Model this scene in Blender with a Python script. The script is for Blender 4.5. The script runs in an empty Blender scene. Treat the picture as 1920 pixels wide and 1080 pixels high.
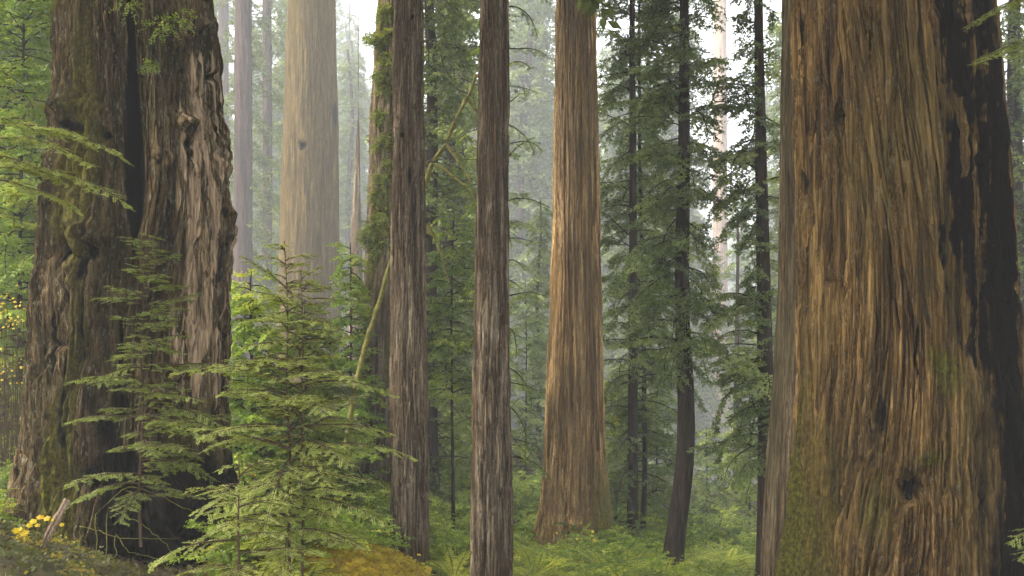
import bpy, math, random
import numpy as np
from mathutils import Vector

# ------------------------------------------------------------------ camera, sky, sun, exposure
FPX = 1867.0            # focal length in pixels of the 1920 px wide photograph
HY = 640.0              # picture row of the horizon
CAMZ = 1.7
sc = bpy.context.scene
col = sc.collection
cd = bpy.data.cameras.new('camera'); cam = bpy.data.objects.new('camera', cd); col.objects.link(cam)
cam.location = (0, 0, CAMZ); cam.rotation_euler = (math.radians(90), 0, 0)
cd.sensor_width = 36; cd.lens = 35.0; cd.shift_y = (HY-540)/1920.0
cd.clip_start = 0.1; cd.clip_end = 1000
cd.dof.use_dof = True; cd.dof.focus_distance = 13.0; cd.dof.aperture_fstop = 5.0
sc.camera = cam

SUN_EL, SUN_AZ = math.radians(50), math.radians(248)
w = bpy.data.worlds.new('World'); sc.world = w; w.use_nodes = True
nt = w.node_tree; nt.nodes.clear()
sky = nt.nodes.new('ShaderNodeTexSky'); sky.sky_type = 'NISHITA'; sky.sun_disc = False
sky.sun_elevation = SUN_EL; sky.sun_rotation = SUN_AZ; sky.air_density = 1.0; sky.dust_density = 4.0; sky.ozone_density = 1.0
hs = nt.nodes.new('ShaderNodeHueSaturation'); hs.inputs['Saturation'].default_value = 0.16
bg = nt.nodes.new('ShaderNodeBackground'); bg.inputs['Strength'].default_value = 0.15
wo = nt.nodes.new('ShaderNodeOutputWorld')
nt.links.new(sky.outputs[0], hs.inputs['Color']); nt.links.new(hs.outputs[0], bg.inputs[0]); nt.links.new(bg.outputs[0], wo.inputs[0])
sl = bpy.data.lights.new('sun', 'SUN'); sl.energy = 1.5; sl.angle = math.radians(11); sl.color = (1.0, 0.92, 0.78)
so = bpy.data.objects.new('sun', sl); col.objects.link(so)
d = Vector((math.sin(SUN_AZ)*math.cos(SUN_EL), math.cos(SUN_AZ)*math.cos(SUN_EL), math.sin(SUN_EL)))
so.rotation_euler = d.to_track_quat('Z', 'Y').to_euler(); so.location = (0, -5, 60)
sc.view_settings.view_transform = 'Standard'; sc.view_settings.look = 'None'
sc.view_settings.exposure = 2.5; sc.view_settings.gamma = 1.0
sc.cycles.max_bounces = 6; sc.cycles.diffuse_bounces = 3; sc.cycles.transmission_bounces = 3
sc.cycles.volume_bounces = 2; sc.cycles.glossy_bounces = 2; sc.cycles.transparent_max_bounces = 4
sc.cycles.use_denoising = True

# ------------------------------------------------------------------ helpers: numbers
def U32(a): return a.astype(np.int64).astype(np.uint32)
def hsh(ix, iy, s):
    h = U32(ix)*np.uint32(374761393) + U32(iy)*np.uint32(668265263) + np.uint32((s*2246822519) & 0xffffffff)
    h = (h ^ (h >> np.uint32(13)))*np.uint32(1274126177); h = h ^ (h >> np.uint32(16))
    h = h*np.uint32(2654435761); h = h ^ (h >> np.uint32(15))
    return h.astype(np.float64)/4294967296.0
def perlin(x, y, per=0, seed=0):
    ix = np.floor(x); iy = np.floor(y); fx = x-ix; fy = y-iy
    def g(i, j):
        a = ix+i
        if per: a = np.mod(a, per)
        t = hsh(a, iy+j, seed)*2*math.pi
        return np.cos(t)*(fx-i)+np.sin(t)*(fy-j)
    u = fx*fx*fx*(fx*(fx*6-15)+10); v = fy*fy*fy*(fy*(fy*6-15)+10)
    a = g(0, 0)*(1-u)+g(1, 0)*u; b = g(0, 1)*(1-u)+g(1, 1)*u
    return (a*(1-v)+b*v)*1.5
def worley(x, y, per, seed):
    ix = np.floor(x); iy = np.floor(y)
    f1 = np.full(x.shape, 9.0); f2 = np.full(x.shape, 9.0); idr = np.zeros(x.shape)
    for i in (-1, 0, 1):
        for j in (-1, 0, 1):
            cx = ix+i; cy = iy+j
            cm = np.mod(cx, per) if per else cx
            px = cx+hsh(cm, cy, seed); py = cy+hsh(cm, cy, seed+7)
            dd = np.sqrt((px-x)**2+(py-y)**2)
            nid = hsh(cm, cy, seed+13)
            closer = dd < f1
            f2 = np.where(closer, f1, np.minimum(f2, dd)); idr = np.where(closer, nid, idr); f1 = np.where(closer, dd, f1)
    return f1, f2, idr
def sstep(a, b, x):
    t = np.clip((x-a)/(b-a), 0, 1); return t*t*(3-2*t)
def wx(px, Y): return (px-960.0)/FPX*Y
def wz(py, Y): return CAMZ+(HY-py)/FPX*Y
def proj(x, y, z): return 960+x/y*FPX, HY-(z-CAMZ)/y*FPX

# ------------------------------------------------------------------ helpers: meshes and objects
def np_mesh(name, V, Q, smooth=False, attrs=None):
    V = np.asarray(V, dtype=np.float32); Q = np.asarray(Q, dtype=np.int32)
    me = bpy.data.meshes.new(name)
    me.vertices.add(len(V)); me.vertices.foreach_set('co', V.ravel())
    n, k = Q.shape
    me.loops.add(n*k); me.loops.foreach_set('vertex_index', Q.ravel())
    me.polygons.add(n); me.polygons.foreach_set('loop_start', np.arange(0, n*k, k, dtype=np.int32))
    me.polygons.foreach_set('loop_total', np.full(n, k, dtype=np.int32))
    me.polygons.foreach_set('use_smooth', np.full(n, smooth, dtype=bool))
    me.update(calc_edges=True)
    for an, av in (attrs or {}).items():
        a = me.attributes.new(an, 'FLOAT', 'POINT'); a.data.foreach_set('value', np.asarray(av, dtype=np.float32))
    return me
def put(name, me, mat, parent=None, loc=(0, 0, 0)):
    o = bpy.data.objects.new(name, me); col.objects.link(o); o.location = loc
    if mat is not None and not me.materials: me.materials.append(mat)
    if parent is not None: o.parent = parent
    return o
def tag(o, label, cat, group=None):
    o['label'] = label; o['category'] = cat
    if group: o['group'] = group
    return o
def thing(name, label, cat, loc, group=None, rz=0):
    o = bpy.data.objects.new(name, None); col.objects.link(o); o.location = loc; o.rotation_euler = (0, 0, rz)
    o.empty_display_size = 0.3
    return tag(o, label, cat, group)
def copy_thing(src, label, loc, rz, s, tilt=(0, 0)):
    r = src.copy(); col.objects.link(r); r.location = loc; r.rotation_euler = (tilt[0], tilt[1], rz); r.scale = (s, s, s)
    r['label'] = label
    for ch in src.children:
        c = ch.copy(); col.objects.link(c); c.parent = r
    return r
def tubes(lines, sides=6):
    """lines: list of (points Nx3, radii N) -> verts, quads"""
    VV, QQ, off = [], [], 0
    ang = np.linspace(0, 2*math.pi, sides, endpoint=False)
    for P, R in lines:
        P = np.asarray(P, float); R = np.asarray(R, float); n = len(P)
        T = np.gradient(P, axis=0); T /= np.linalg.norm(T, axis=1)[:, None]+1e-9
        ref = np.where(np.abs(T[:, 2:3]) > 0.9, np.array([[1., 0, 0]]), np.array([[0, 0, 1.]]))
        A = np.cross(T, ref); A /= np.linalg.norm(A, axis=1)[:, None]+1e-9; B = np.cross(T, A)
        V = P[:, None, :]+R[:, None, None]*(np.cos(ang)[None, :, None]*A[:, None, :]+np.sin(ang)[None, :, None]*B[:, None, :])
        VV.append(V.reshape(-1, 3))
        i = np.arange(n-1)[:, None]*sides; j = np.arange(sides)[None, :]; j2 = (j+1) % sides
        q = np.stack([i+j, i+j2, i+sides+j2, i+sides+j], -1).reshape(-1, 4)+off
        QQ.append(q); off += n*sides
    return np.concatenate(VV), np.concatenate(QQ)
def unit(a): return a/(np.linalg.norm(a, axis=-1, keepdims=True)+1e-9)

# ------------------------------------------------------------------ materials
def mat_new(name):
    m = bpy.data.materials.new(name); m.use_nodes = True; m.node_tree.nodes.clear(); return m, m.node_tree
def N(nt, t, **kw):
    n = nt.nodes.new(t)
    for k, v in kw.items(): setattr(n, k, v)
    return n
def ramp(nt, fac, stops):
    r = N(nt, 'ShaderNodeValToRGB'); e = r.color_ramp.elements
    while len(e) < len(stops): e.new(0.5)
    for el, (p, c) in zip(e, stops): el.position = p; el.color = (*c, 1)
    nt.links.new(fac, r.inputs[0]); return r.outputs[0]
def mixc(nt, f, a, b, mode='MIX'):
    m = N(nt, 'ShaderNodeMix', data_type='RGBA', blend_type=mode)
    for s, v in ((m.inputs[0], f), (m.inputs[6], a), (m.inputs[7], b)):
        if hasattr(v, 'is_output'): nt.links.new(v, s)
        elif isinstance(v, tuple): s.default_value = (*v, 1)
        else: s.default_value = v
    return m.outputs[2]
def math_(nt, op, a, b=None, clamp=False):
    m = N(nt, 'ShaderNodeMath', operation=op, use_clamp=clamp)
    for s, v in ((m.inputs[0], a), (m.inputs[1], b)):
        if v is None: continue
        if hasattr(v, 'is_output'): nt.links.new(v, s)
        else: s.default_value = v
    return m.outputs[0]
def noise(nt, vec, scale, detail=4, rough=0.55, dist=0.0):
    n = N(nt, 'ShaderNodeTexNoise'); nt.links.new(vec, n.inputs['Vector'])
    n.inputs['Scale'].default_value = scale; n.inputs['Detail'].default_value = detail
    n.inputs['Roughness'].default_value = rough; n.inputs['Distortion'].default_value = dist
    return n.outputs[0]
def mapped(nt, vec, scale):
    m = N(nt, 'ShaderNodeMapping'); m.inputs['Scale'].default_value = scale; nt.links.new(vec, m.inputs[0]); return m.outputs[0]
def attr(nt, name):
    a = N(nt, 'ShaderNodeAttribute', attribute_name=name); return a.outputs['Fac']

def bark_mat(name, dark, mid, light, patch, freq=1.0, stretch=14.0, moss=(0.085, 0.078, 0.014), lichen=0.0, bump=0.85):
    """dark/mid/light: colours of the fibre streaks, patch: colour of weathered areas"""
    m, nt = mat_new(name)
    tc = N(nt, 'ShaderNodeTexCoord').outputs['Object']
    v1 = mapped(nt, tc, (1, 1, 1/stretch)); v2 = mapped(nt, tc, (1, 1, 0.3))
    s1 = noise(nt, v1, 5*freq, 7, 0.65, 0.25)
    s2 = noise(nt, mapped(nt, tc, (1, 1, 1/(stretch*2))), 22*freq, 6, 0.6)
    lowf = noise(nt, v2, 0.9*freq, 3, 0.5)
    s3 = noise(nt, mapped(nt, tc, (1, 1, 1/(stretch*2.5))), 75*freq, 3, 0.6)
    c = ramp(nt, s1, [(0.36, dark), (0.48, mid), (0.62, light)])
    f2 = ramp(nt, s2, [(0.38, (0.30,)*3), (0.50, (0.95,)*3), (0.62, (1.5,)*3)])
    c = mixc(nt, 0.75, c, f2, 'MULTIPLY')
    c = mixc(nt, 0.75, c, ramp(nt, s3, [(0.41, (0.38,)*3), (0.59, (1.5,)*3)]), 'MULTIPLY')
    c = mixc(nt, 0.8, c, ramp(nt, attr(nt, 'plate'), [(0.0, (0.70, 0.66, 0.62)), (0.5, (1.0,)*3), (1.0, (1.35, 1.30, 1.22))]), 'MULTIPLY')
    c = mixc(nt, math_(nt, 'MULTIPLY', math_(nt, 'SUBTRACT', lowf, 0.42, True), 2.6, True), c, mixc(nt, 0.6, patch, f2, 'MULTIPLY'))
    if lichen:
        ln = noise(nt, mapped(nt, tc, (1, 1, 0.5)), 14*freq, 5, 0.7)
        c = mixc(nt, math_(nt, 'MULTIPLY', math_(nt, 'GREATER_THAN', ln, 0.60), lichen), c, (0.36, 0.37, 0.27))
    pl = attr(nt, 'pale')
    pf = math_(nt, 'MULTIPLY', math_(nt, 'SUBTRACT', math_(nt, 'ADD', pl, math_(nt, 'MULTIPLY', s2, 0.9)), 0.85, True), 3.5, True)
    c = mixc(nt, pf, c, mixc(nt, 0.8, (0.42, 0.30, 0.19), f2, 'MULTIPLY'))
    fine = noise(nt, tc, 45, 4, 0.7)
    mo = attr(nt, 'moss')
    mf = math_(nt, 'MULTIPLY', math_(nt, 'SUBTRACT', math_(nt, 'ADD', math_(nt, 'MULTIPLY', mo, 1.1), math_(nt, 'MULTIPLY', fine, 0.7)), 0.72, True), 3.0, True)
    c = mixc(nt, mf, c, ramp(nt, noise(nt, tc, 16, 6, 0.7), [(0.35, (0.035, 0.026, 0.010)), (0.50, moss), (0.68, tuple(x*2.0 for x in moss))]))
    ch = attr(nt, 'char')  # real charring plus painted shade in pits and on dark flanks
    chn = noise(nt, v1, 9*freq, 6, 0.7)
    cf = math_(nt, 'MULTIPLY', math_(nt, 'SUBTRACT', math_(nt, 'ADD', ch, math_(nt, 'MULTIPLY', chn, 0.9)), 0.74, True), 4.0, True)
    c = mixc(nt, cf, c, mixc(nt, chn, (0.002, 0.0018, 0.0017), (0.014, 0.010, 0.007)))
    hb = math_(nt, 'ADD', math_(nt, 'MULTIPLY', s1, 1.0), math_(nt, 'MULTIPLY', s2, 0.6))
    hb = math_(nt, 'ADD', hb, math_(nt, 'MULTIPLY', fine, 0.25))
    b = N(nt, 'ShaderNodeBump'); b.inputs['Strength'].default_value = bump; b.inputs['Distance'].default_value = 0.05/freq
    nt.links.new(hb, b.inputs['Height'])
    p = N(nt, 'ShaderNodeBsdfPrincipled'); p.inputs['Roughness'].default_value = 0.9
    p.inputs['Specular IOR Level'].default_value = 0.03
    nt.links.new(c, p.inputs['Base Color']); nt.links.new(b.outputs[0], p.inputs['Normal'])
    o = N(nt, 'ShaderNodeOutputMaterial'); nt.links.new(p.outputs[0], o.inputs[0])
    return m
def leaf_mat(name, a, b, c=None, trans=0.35, rough=0.55):
    """a -> b over the random leaf attribute 'tone'; c = rare third colour"""
    m, nt = mat_new(name)
    t = attr(nt, 'tone')
    stops = [(0.0, a), (0.85, b)]
    stops.append((1.0, c if c else b))
    k = ramp(nt, t, stops)
    tc = N(nt, 'ShaderNodeTexCoord').outputs['Object']
    k = mixc(nt, 0.6, k, ramp(nt, noise(nt, tc, 1.3, 3), [(0.3, (0.6,)*3), (0.7, (1.4,)*3)]), 'MULTIPLY')
    p = N(nt, 'ShaderNodeBsdfPrincipled'); p.inputs['Roughness'].default_value = rough
    p.inputs['Specular IOR Level'].default_value = 0.3
    nt.links.new(k, p.inputs['Base Color'])
    tr = N(nt, 'ShaderNodeBsdfTranslucent'); nt.links.new(mixc(nt, 1.0, k, (1.3, 1.35, 0.6), 'MULTIPLY'), tr.inputs[0])
    mx = N(nt, 'ShaderNodeMixShader'); mx.inputs[0].default_value = trans
    nt.links.new(p.outputs[0], mx.inputs[1]); nt.links.new(tr.outputs[0], mx.inputs[2])
    o = N(nt, 'ShaderNodeOutputMaterial'); nt.links.new(mx.outputs[0], o.inputs[0])
    return m
def plain_mat(name, a, b, scale=8, stretch=(1, 1, 1), rough=0.9, bump=0.4):
    m, nt = mat_new(name)
    tc = N(nt, 'ShaderNodeTexCoord').outputs['Object']; v = mapped(nt, tc, stretch)
    n = noise(nt, v, scale, 7, 0.65)
    c = ramp(nt, n, [(0.3, a), (0.7, b)])
    p = N(nt, 'ShaderNodeBsdfPrincipled'); p.inputs['Roughness'].default_value = rough; p.inputs['Specular IOR Level'].default_value = 0.2
    bb = N(nt, 'ShaderNodeBump'); bb.inputs['Strength'].default_value = bump; bb.inputs['Distance'].default_value = 0.03
    nt.links.new(n, bb.inputs['Height']); nt.links.new(bb.outputs[0], p.inputs['Normal']); nt.links.new(c, p.inputs['Base Color'])
    o = N(nt, 'ShaderNodeOutputMaterial'); nt.links.new(p.outputs[0], o.inputs[0])
    return m
M = {}
M['bark_giant'] = bark_mat('giant_bark', (0.036, 0.021, 0.009), (0.125, 0.074, 0.027), (0.255, 0.155, 0.056), (0.115, 0.082, 0.028), 1.0, 16, lichen=0.15)
M['bark_fused'] = bark_mat('grey_pink_bark', (0.05, 0.035, 0.018), (0.120, 0.086, 0.046), (0.20, 0.148, 0.085), (0.105, 0.085, 0.042), 1.5, 22)
M['bark_old'] = bark_mat('old_dark_bark', (0.019, 0.014, 0.007), (0.072, 0.050, 0.024), (0.19, 0.135, 0.072), (0.060, 0.048, 0.020), 1.2, 8, lichen=0.35, bump=0.9)
M['bark_olive'] = bark_mat('olive_tan_bark', (0.040, 0.030, 0.012), (0.082, 0.058, 0.022), (0.140, 0.102, 0.044), (0.070, 0.046, 0.019), 1.6, 22)
M['bark_brown'] = bark_mat('red_brown_bark', (0.026, 0.016, 0.009), (0.108, 0.078, 0.048), (0.29, 0.23, 0.155), (0.085, 0.048, 0.026), 2.2, 18, lichen=0.2)
M['bark_gold'] = bark_mat('golden_bark', (0.085, 0.048, 0.019), (0.240, 0.142, 0.056), (0.50, 0.34, 0.155), (0.135, 0.088, 0.038), 1.6, 28)
M['bark_dark'] = bark_mat('dark_thin_bark', (0.018, 0.013, 0.010), (0.040, 0.028, 0.021), (0.075, 0.052, 0.038), (0.035, 0.028, 0.017), 2.4, 10)
M['bark_mist'] = bark_mat('background_bark', (0.030, 0.021, 0.017), (0.060, 0.040, 0.033), (0.10, 0.068, 0.055), (0.052, 0.036, 0.030), 1.5, 16, bump=0.3)
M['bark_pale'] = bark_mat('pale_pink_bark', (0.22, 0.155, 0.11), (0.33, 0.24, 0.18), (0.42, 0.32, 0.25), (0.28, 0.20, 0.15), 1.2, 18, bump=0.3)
M['twig'] = plain_mat('twig_bark', (0.045, 0.028, 0.016), (0.11, 0.07, 0.04), 12)
M['moss_wood'] = plain_mat('mossy_wood', (0.05, 0.05, 0.012), (0.26, 0.23, 0.05), 9)
M['dead_wood'] = plain_mat('split_dead_wood', (0.10, 0.06, 0.035), (0.42, 0.32, 0.22), 7, (8, 8, 1))
M['char_wood'] = plain_mat('charred_wood', (0.012, 0.009, 0.007), (0.06, 0.04, 0.028), 6)
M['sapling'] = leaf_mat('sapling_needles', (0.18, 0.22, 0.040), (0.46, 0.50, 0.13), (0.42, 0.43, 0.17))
M['sapling_shade'] = leaf_mat('sapling_dark_needles', (0.11, 0.15, 0.025), (0.32, 0.37, 0.08), (0.38, 0.41, 0.15))  # darker copy of the sapling needles, shade painted into the colour
M['conifer'] = leaf_mat('conifer_needles', (0.060, 0.085, 0.018), (0.150, 0.190, 0.038), (0.24, 0.27, 0.06))
M['tanoak'] = leaf_mat('grey_green_leaves', (0.070, 0.098, 0.028), (0.175, 0.220, 0.062), (0.30, 0.33, 0.13), rough=0.4)
M['lime'] = leaf_mat('lime_leaves', (0.12, 0.19, 0.022), (0.33, 0.42, 0.06), (0.52, 0.50, 0.08))
M['moss_leaf'] = leaf_mat('mossy_fern_leaves', (0.09, 0.12, 0.018), (0.23, 0.26, 0.05), (0.35, 0.33, 0.06))
M['fern'] = leaf_mat('fern_fronds', (0.15, 0.20, 0.016), (0.42, 0.45, 0.042), (0.58, 0.48, 0.06))
M['shrub'] = leaf_mat('shrub_leaves', (0.075, 0.115, 0.016), (0.21, 0.27, 0.036), (0.38, 0.38, 0.05))
M['shrub_brown'] = leaf_mat('brown_undergrowth', (0.055, 0.045, 0.022), (0.13, 0.10, 0.045), (0.20, 0.16, 0.06))
M['yellow'] = leaf_mat('yellow_leaves', (0.55, 0.38, 0.02), (0.80, 0.60, 0.03), (0.75, 0.40, 0.02))
M['litter'] = leaf_mat('ground_litter', (0.055, 0.035, 0.018), (0.13, 0.15, 0.03), (0.35, 0.26, 0.04))

# ------------------------------------------------------------------ the ground
# control points (x, y, z) of the slope the forest stands on
cp = [(0, 0, 0), (0, -14, .6), (-8, -10, 1.5), (8, -10, .5), (-12, 4, 1.5), (12, 4, -1.4), (-5, 5, -.1), (4, 5, -1.0), (0, 8, -1.3),
      (-7.2, 13.3, -.85), (-5.5, 11, -.45), (-4.0, 11.5, -1.25), (-5.2, 15.0, -1.6), (-2.2, 13, -1.35), (0, 13, -2.2), (5, 14, -2.9), (9, 13, -3.0),
      (-14, 18, 1.0), (-12, 28, 1.4), (-2, 20, -3.0), (0, 19.5, -3.15), (3, 20, -3.6), (8, 20, -4.0),
      (-5, 20, -2.2), (-8, 30, -1.6), (-2, 27, -3.4), (0.5, 27, -4.15), (1.8, 28, -4.4), (4.2, 26, -4.25), (8, 30, -5.0), (16, 30, -4.5),
      (-3, 36, -3.4), (1, 36, -4.5), (6, 40, -6.2), (12, 45, -7), (-6, 46, -2.8), (0, 46, -4.5), (-18, 45, 1.0), (11, 60, -8.6), (30, 50, -5), (-25, 30, 4), (-40, 60, 6),
      (0, 70, -7), (16, 80, -11.5), (-20, 80, -2), (31, 150, -26), (10, 120, -15), (60, 100, -12), (-40, 120, 2), (0, 160, -8), (-60, 180, 14), (60, 200, -28), (0, 250, 4), (0, 360, 30),
      (-80, 250, 24), (80, 250, -26), (-180, 360, 60), (180, 360, -20), (70, 360, -24), (-140, 0, 20), (140, 0, -14), (-140, 120, 30), (140, 120, -20)]
cp = np.array(cp, float)
def _k(dx, dy): return np.sqrt(dx*dx+dy*dy+4.0)
_A = _k(cp[:, None, 0]-cp[None, :, 0], cp[:, None, 1]-cp[None, :, 1])
_n = len(cp); _B = np.zeros((_n+3, _n+3)); _B[:_n, :_n] = _A; _B[:_n, _n:] = np.c_[np.ones(_n), cp[:, :2]]; _B[_n:, :_n] = _B[:_n, _n:].T
_w = np.linalg.solve(_B, np.r_[cp[:, 2], 0, 0, 0])
def gz(x, y, rough=True):
    x = np.asarray(x, float); y = np.asarray(y, float); sh = x.shape; xf = x.ravel(); yf = y.ravel()
    out = np.empty(xf.shape)
    for i in range(0, len(xf), 20000):
        a, b = xf[i:i+20000], yf[i:i+20000]
        out[i:i+20000] = _k(a[:, None]-cp[None, :, 0], b[:, None]-cp[None, :, 1]) @ _w[:_n] + _w[_n]+_w[_n+1]*a+_w[_n+2]*b
    if rough: out = out+0.14*perlin(xf*0.7+50, yf*0.7+50, 0, 3)+0.05*perlin(xf*2.6+50, yf*2.6+50, 0, 5)
    return out.reshape(sh)
def g1(x, y): return float(gz(np.array([x]), np.array([y]))[0])
xs = np.concatenate([np.linspace(-215, -16, 90), np.linspace(-15.6, 16, 170), np.linspace(17, 215, 90)])
ys = np.concatenate([np.linspace(-18, 4, 24), np.linspace(4.4, 40, 180), np.linspace(41, 362, 170)])
X, Yg = np.meshgrid(xs, ys)
Zg = gz(X, Yg)
nx_, ny_ = len(xs), len(ys)
i = np.arange(ny_-1)[:, None]*nx_; j = np.arange(nx_-1)[None, :]
Q = np.stack([i+j, i+j+1, i+nx_+j+1, i+nx_+j], -1).reshape(-1, 4)
gm, nt = mat_new('forest_floor')
tc = N(nt, 'ShaderNodeTexCoord').outputs['Object']
n1 = noise(nt, tc, 0.35, 5, 0.6); n2 = noise(nt, tc, 6, 8, 0.7)
c = ramp(nt, n2, [(0.3, (0.022, 0.014, 0.008)), (0.5, (0.065, 0.040, 0.020)), (0.7, (0.14, 0.085, 0.040))])
c = mixc(nt, math_(nt, 'MULTIPLY', math_(nt, 'SUBTRACT', n1, 0.47, True), 6, True), c, ramp(nt, n2, [(0.3, (0.03, 0.04, 0.008)), (0.7, (0.13, 0.14, 0.02))]))
p = N(nt, 'ShaderNodeBsdfPrincipled'); p.inputs['Roughness'].default_value = 0.95; nt.links.new(c, p.inputs['Base Color'])
b = N(nt, 'ShaderNodeBump'); b.inputs['Strength'].default_value = 0.8; b.inputs['Distance'].default_value = 0.06
nt.links.new(n2, b.inputs['Height']); nt.links.new(b.outputs[0], p.inputs['Normal'])
o = N(nt, 'ShaderNodeOutputMaterial'); nt.links.new(p.outputs[0], o.inputs[0])
ground = put('ground', np_mesh('ground', np.stack([X, Yg, Zg], -1).reshape(-1, 3), Q, True), gm)
ground['kind'] = 'structure'

# ------------------------------------------------------------------ trunks
def bark_disp(U, Z, C, seed, plate=0.22, stretch=9.0, depth=0.05, wander=0.25, fine=0.012):
    """U in 0..1 round the trunk, Z metres, C circumference -> displacement in metres"""
    n0 = max(3, round(C*0.9)); n1 = max(5, round(C/plate)); n2 = max(8, round(C/(plate*0.38))); n3 = max(12, round(C/(plate*0.13)))
    W = U+wander/C*perlin(U*n0, Z*0.16, n0, seed)+0.06*wander/C*perlin(U*n0*4, Z*0.4, n0*4, seed+1)
    f1, f2, r1 = worley(W*n1, Z/(plate*stretch), n1, seed+2)
    d = depth*1.1*(sstep(0.0, 0.17, f2-f1)-1)+depth*1.0*(r1-0.5)-depth*0.5*f1
    f1, f2, r2 = worley(W*n2, Z/(plate*0.38*stretch*1.3), n2, seed+3)
    d += depth*0.6*(sstep(0.0, 0.2, f2-f1)-1)+depth*0.5*(r2-0.5)
    nc = max(4, round(C/(plate*1.5)))
    q = perlin(W*nc, Z*0.9/(plate*stretch*3), nc, seed+5); d -= depth*1.1*np.exp(-(q/0.05)**2)
    nc = max(6, round(C/(plate*0.6))); q = perlin(W*nc, Z*0.9/(plate*stretch*2), nc, seed+6); d -= depth*0.7*np.exp(-(q/0.08)**2)
    d += fine*perlin(W*n3, Z/(plate*0.13*stretch*1.4), n3, seed+4)
    return d, r1*0.45+r2*0.55
def trunk(name, outline, Y, nseg, dz, seed, parent_loc, ztop=30.0, zfine=None, dkw=None, extra=None, depth_ratio=1.0, base_flare=0.0, taper_top=0.55):
    """outline rows (py, x_left, x_right) measured on the photograph, turned into metres at distance Y"""
    A = np.array(outline, float)
    al, ar = np.arctan((A[:, 1]-960)/FPX), np.arctan((A[:, 2]-960)/FPX); am = (al+ar)/2
    zz = wz(A[:, 0], Y); cx = Y*np.tan(am); rr = Y/np.cos(am)*np.sin((ar-al)/2)
    o = np.argsort(zz); zz, cx, rr = zz[o], cx[o], rr[o]
    bx, by, bz = parent_loc
    zlo = bz-0.5
    zfine = zfine if zfine is not None else wz(-40, Y)
    rows = np.arange(zlo, zfine, dz); rows = np.concatenate([rows, np.linspace(rows[-1]+0.3, max(ztop, zfine+2), 30)])
    # linear tables, smoothed
    zt = np.linspace(zlo-1, ztop+1, 800)
    slope_x = (cx[-1]-cx[0])/(zz[-1]-zz[0])*0.3
    def ext(v, sl_hi):
        a = np.interp(zt, zz, v); hi = zt > zz[-1]; a[hi] = v[-1]+(zt[hi]-zz[-1])*sl_hi; return a
    ct = ext(cx, slope_x); rt = ext(rr, -rr[-1]*(1-taper_top)/(max(ztop-zz[-1], 1)))
    k = np.ones(15)/15
    ct = np.convolve(np.pad(ct, 7, 'edge'), k, 'valid'); rt = np.convolve(np.pad(rt, 7, 'edge'), k, 'valid')
    C0 = np.interp(rows, zt, ct); R0 = np.interp(rows, zt, rt)
    phi = (np.arange(nseg)/nseg-0.5)*2*math.pi
    PH, ZZ = np.meshgrid(phi, rows); Um = PH/(2*math.pi)+0.5
    R = np.repeat(R0[:, None], nseg, 1); Cx = np.repeat(C0[:, None], nseg, 1)
    circ = 2*math.pi*float(np.mean(rr))
    D, plc = bark_disp(Um, ZZ, circ, seed, **(dkw or {}))
    moss = np.zeros_like(D); char_shade = np.zeros_like(D)
    pale = np.zeros_like(D)
    if extra:
        sx = Cx+R*np.sin(PH); sy = Y-R*np.cos(PH)
        PX, PY = 960+FPX*sx/sy, HY-(ZZ-CAMZ)/sy*FPX          # where each point of the bark is seen on the photograph
        front = sstep(-0.1, 0.1, np.sin(PH)*(0-sx)/np.hypot(sx, sy)+(-np.cos(PH))*(0-sy)/np.hypot(sx, sy))
        res = extra(PX, PY, Um, ZZ, front, PH); D = D+res[0]; moss = res[1]; char_shade = res[2]
        if len(res) > 3: pale = res[3]
    if base_flare:
        h = np.clip(1-(ZZ-bz)/1.8, 0, 1.3); kb = 9
        D = D+base_flare*h**2*(0.5+0.9*np.maximum(0, perlin(Um*kb, ZZ*0.12, kb, seed+20)+0.2))
    Rt = np.maximum(R+D, 0.02)
    V = np.stack([Cx+Rt*np.sin(PH)-bx, Y-Rt*depth_ratio*np.cos(PH)-by, ZZ-bz], -1).reshape(-1, 3)
    nr = len(rows)
    i = np.arange(nr-1)[:, None]*nseg; j = np.arange(nseg)[None, :]; j2 = (j+1) % nseg
    Q = np.stack([i+j, i+j2, i+nseg+j2, i+nseg+j], -1).reshape(-1, 4)
    return np_mesh(name, V, Q, True, {'moss': moss.ravel(), 'char': char_shade.ravel(), 'pale': pale.ravel(), 'plate': plc.ravel()})
def pg(PX, PY, x, y, sx, sy): return np.exp(-((PX-x)/sx)**2-((PY-y)/sy)**2)
def at(px, Y, dzz=0.0):
    x = wx(px, Y); return (x, Y, g1(x, Y)+dzz)
def gauss(PH, ZZ, p, z, sp, szz): return np.exp(-((PH-p)/sp)**2-((ZZ-z)/szz)**2)

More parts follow.
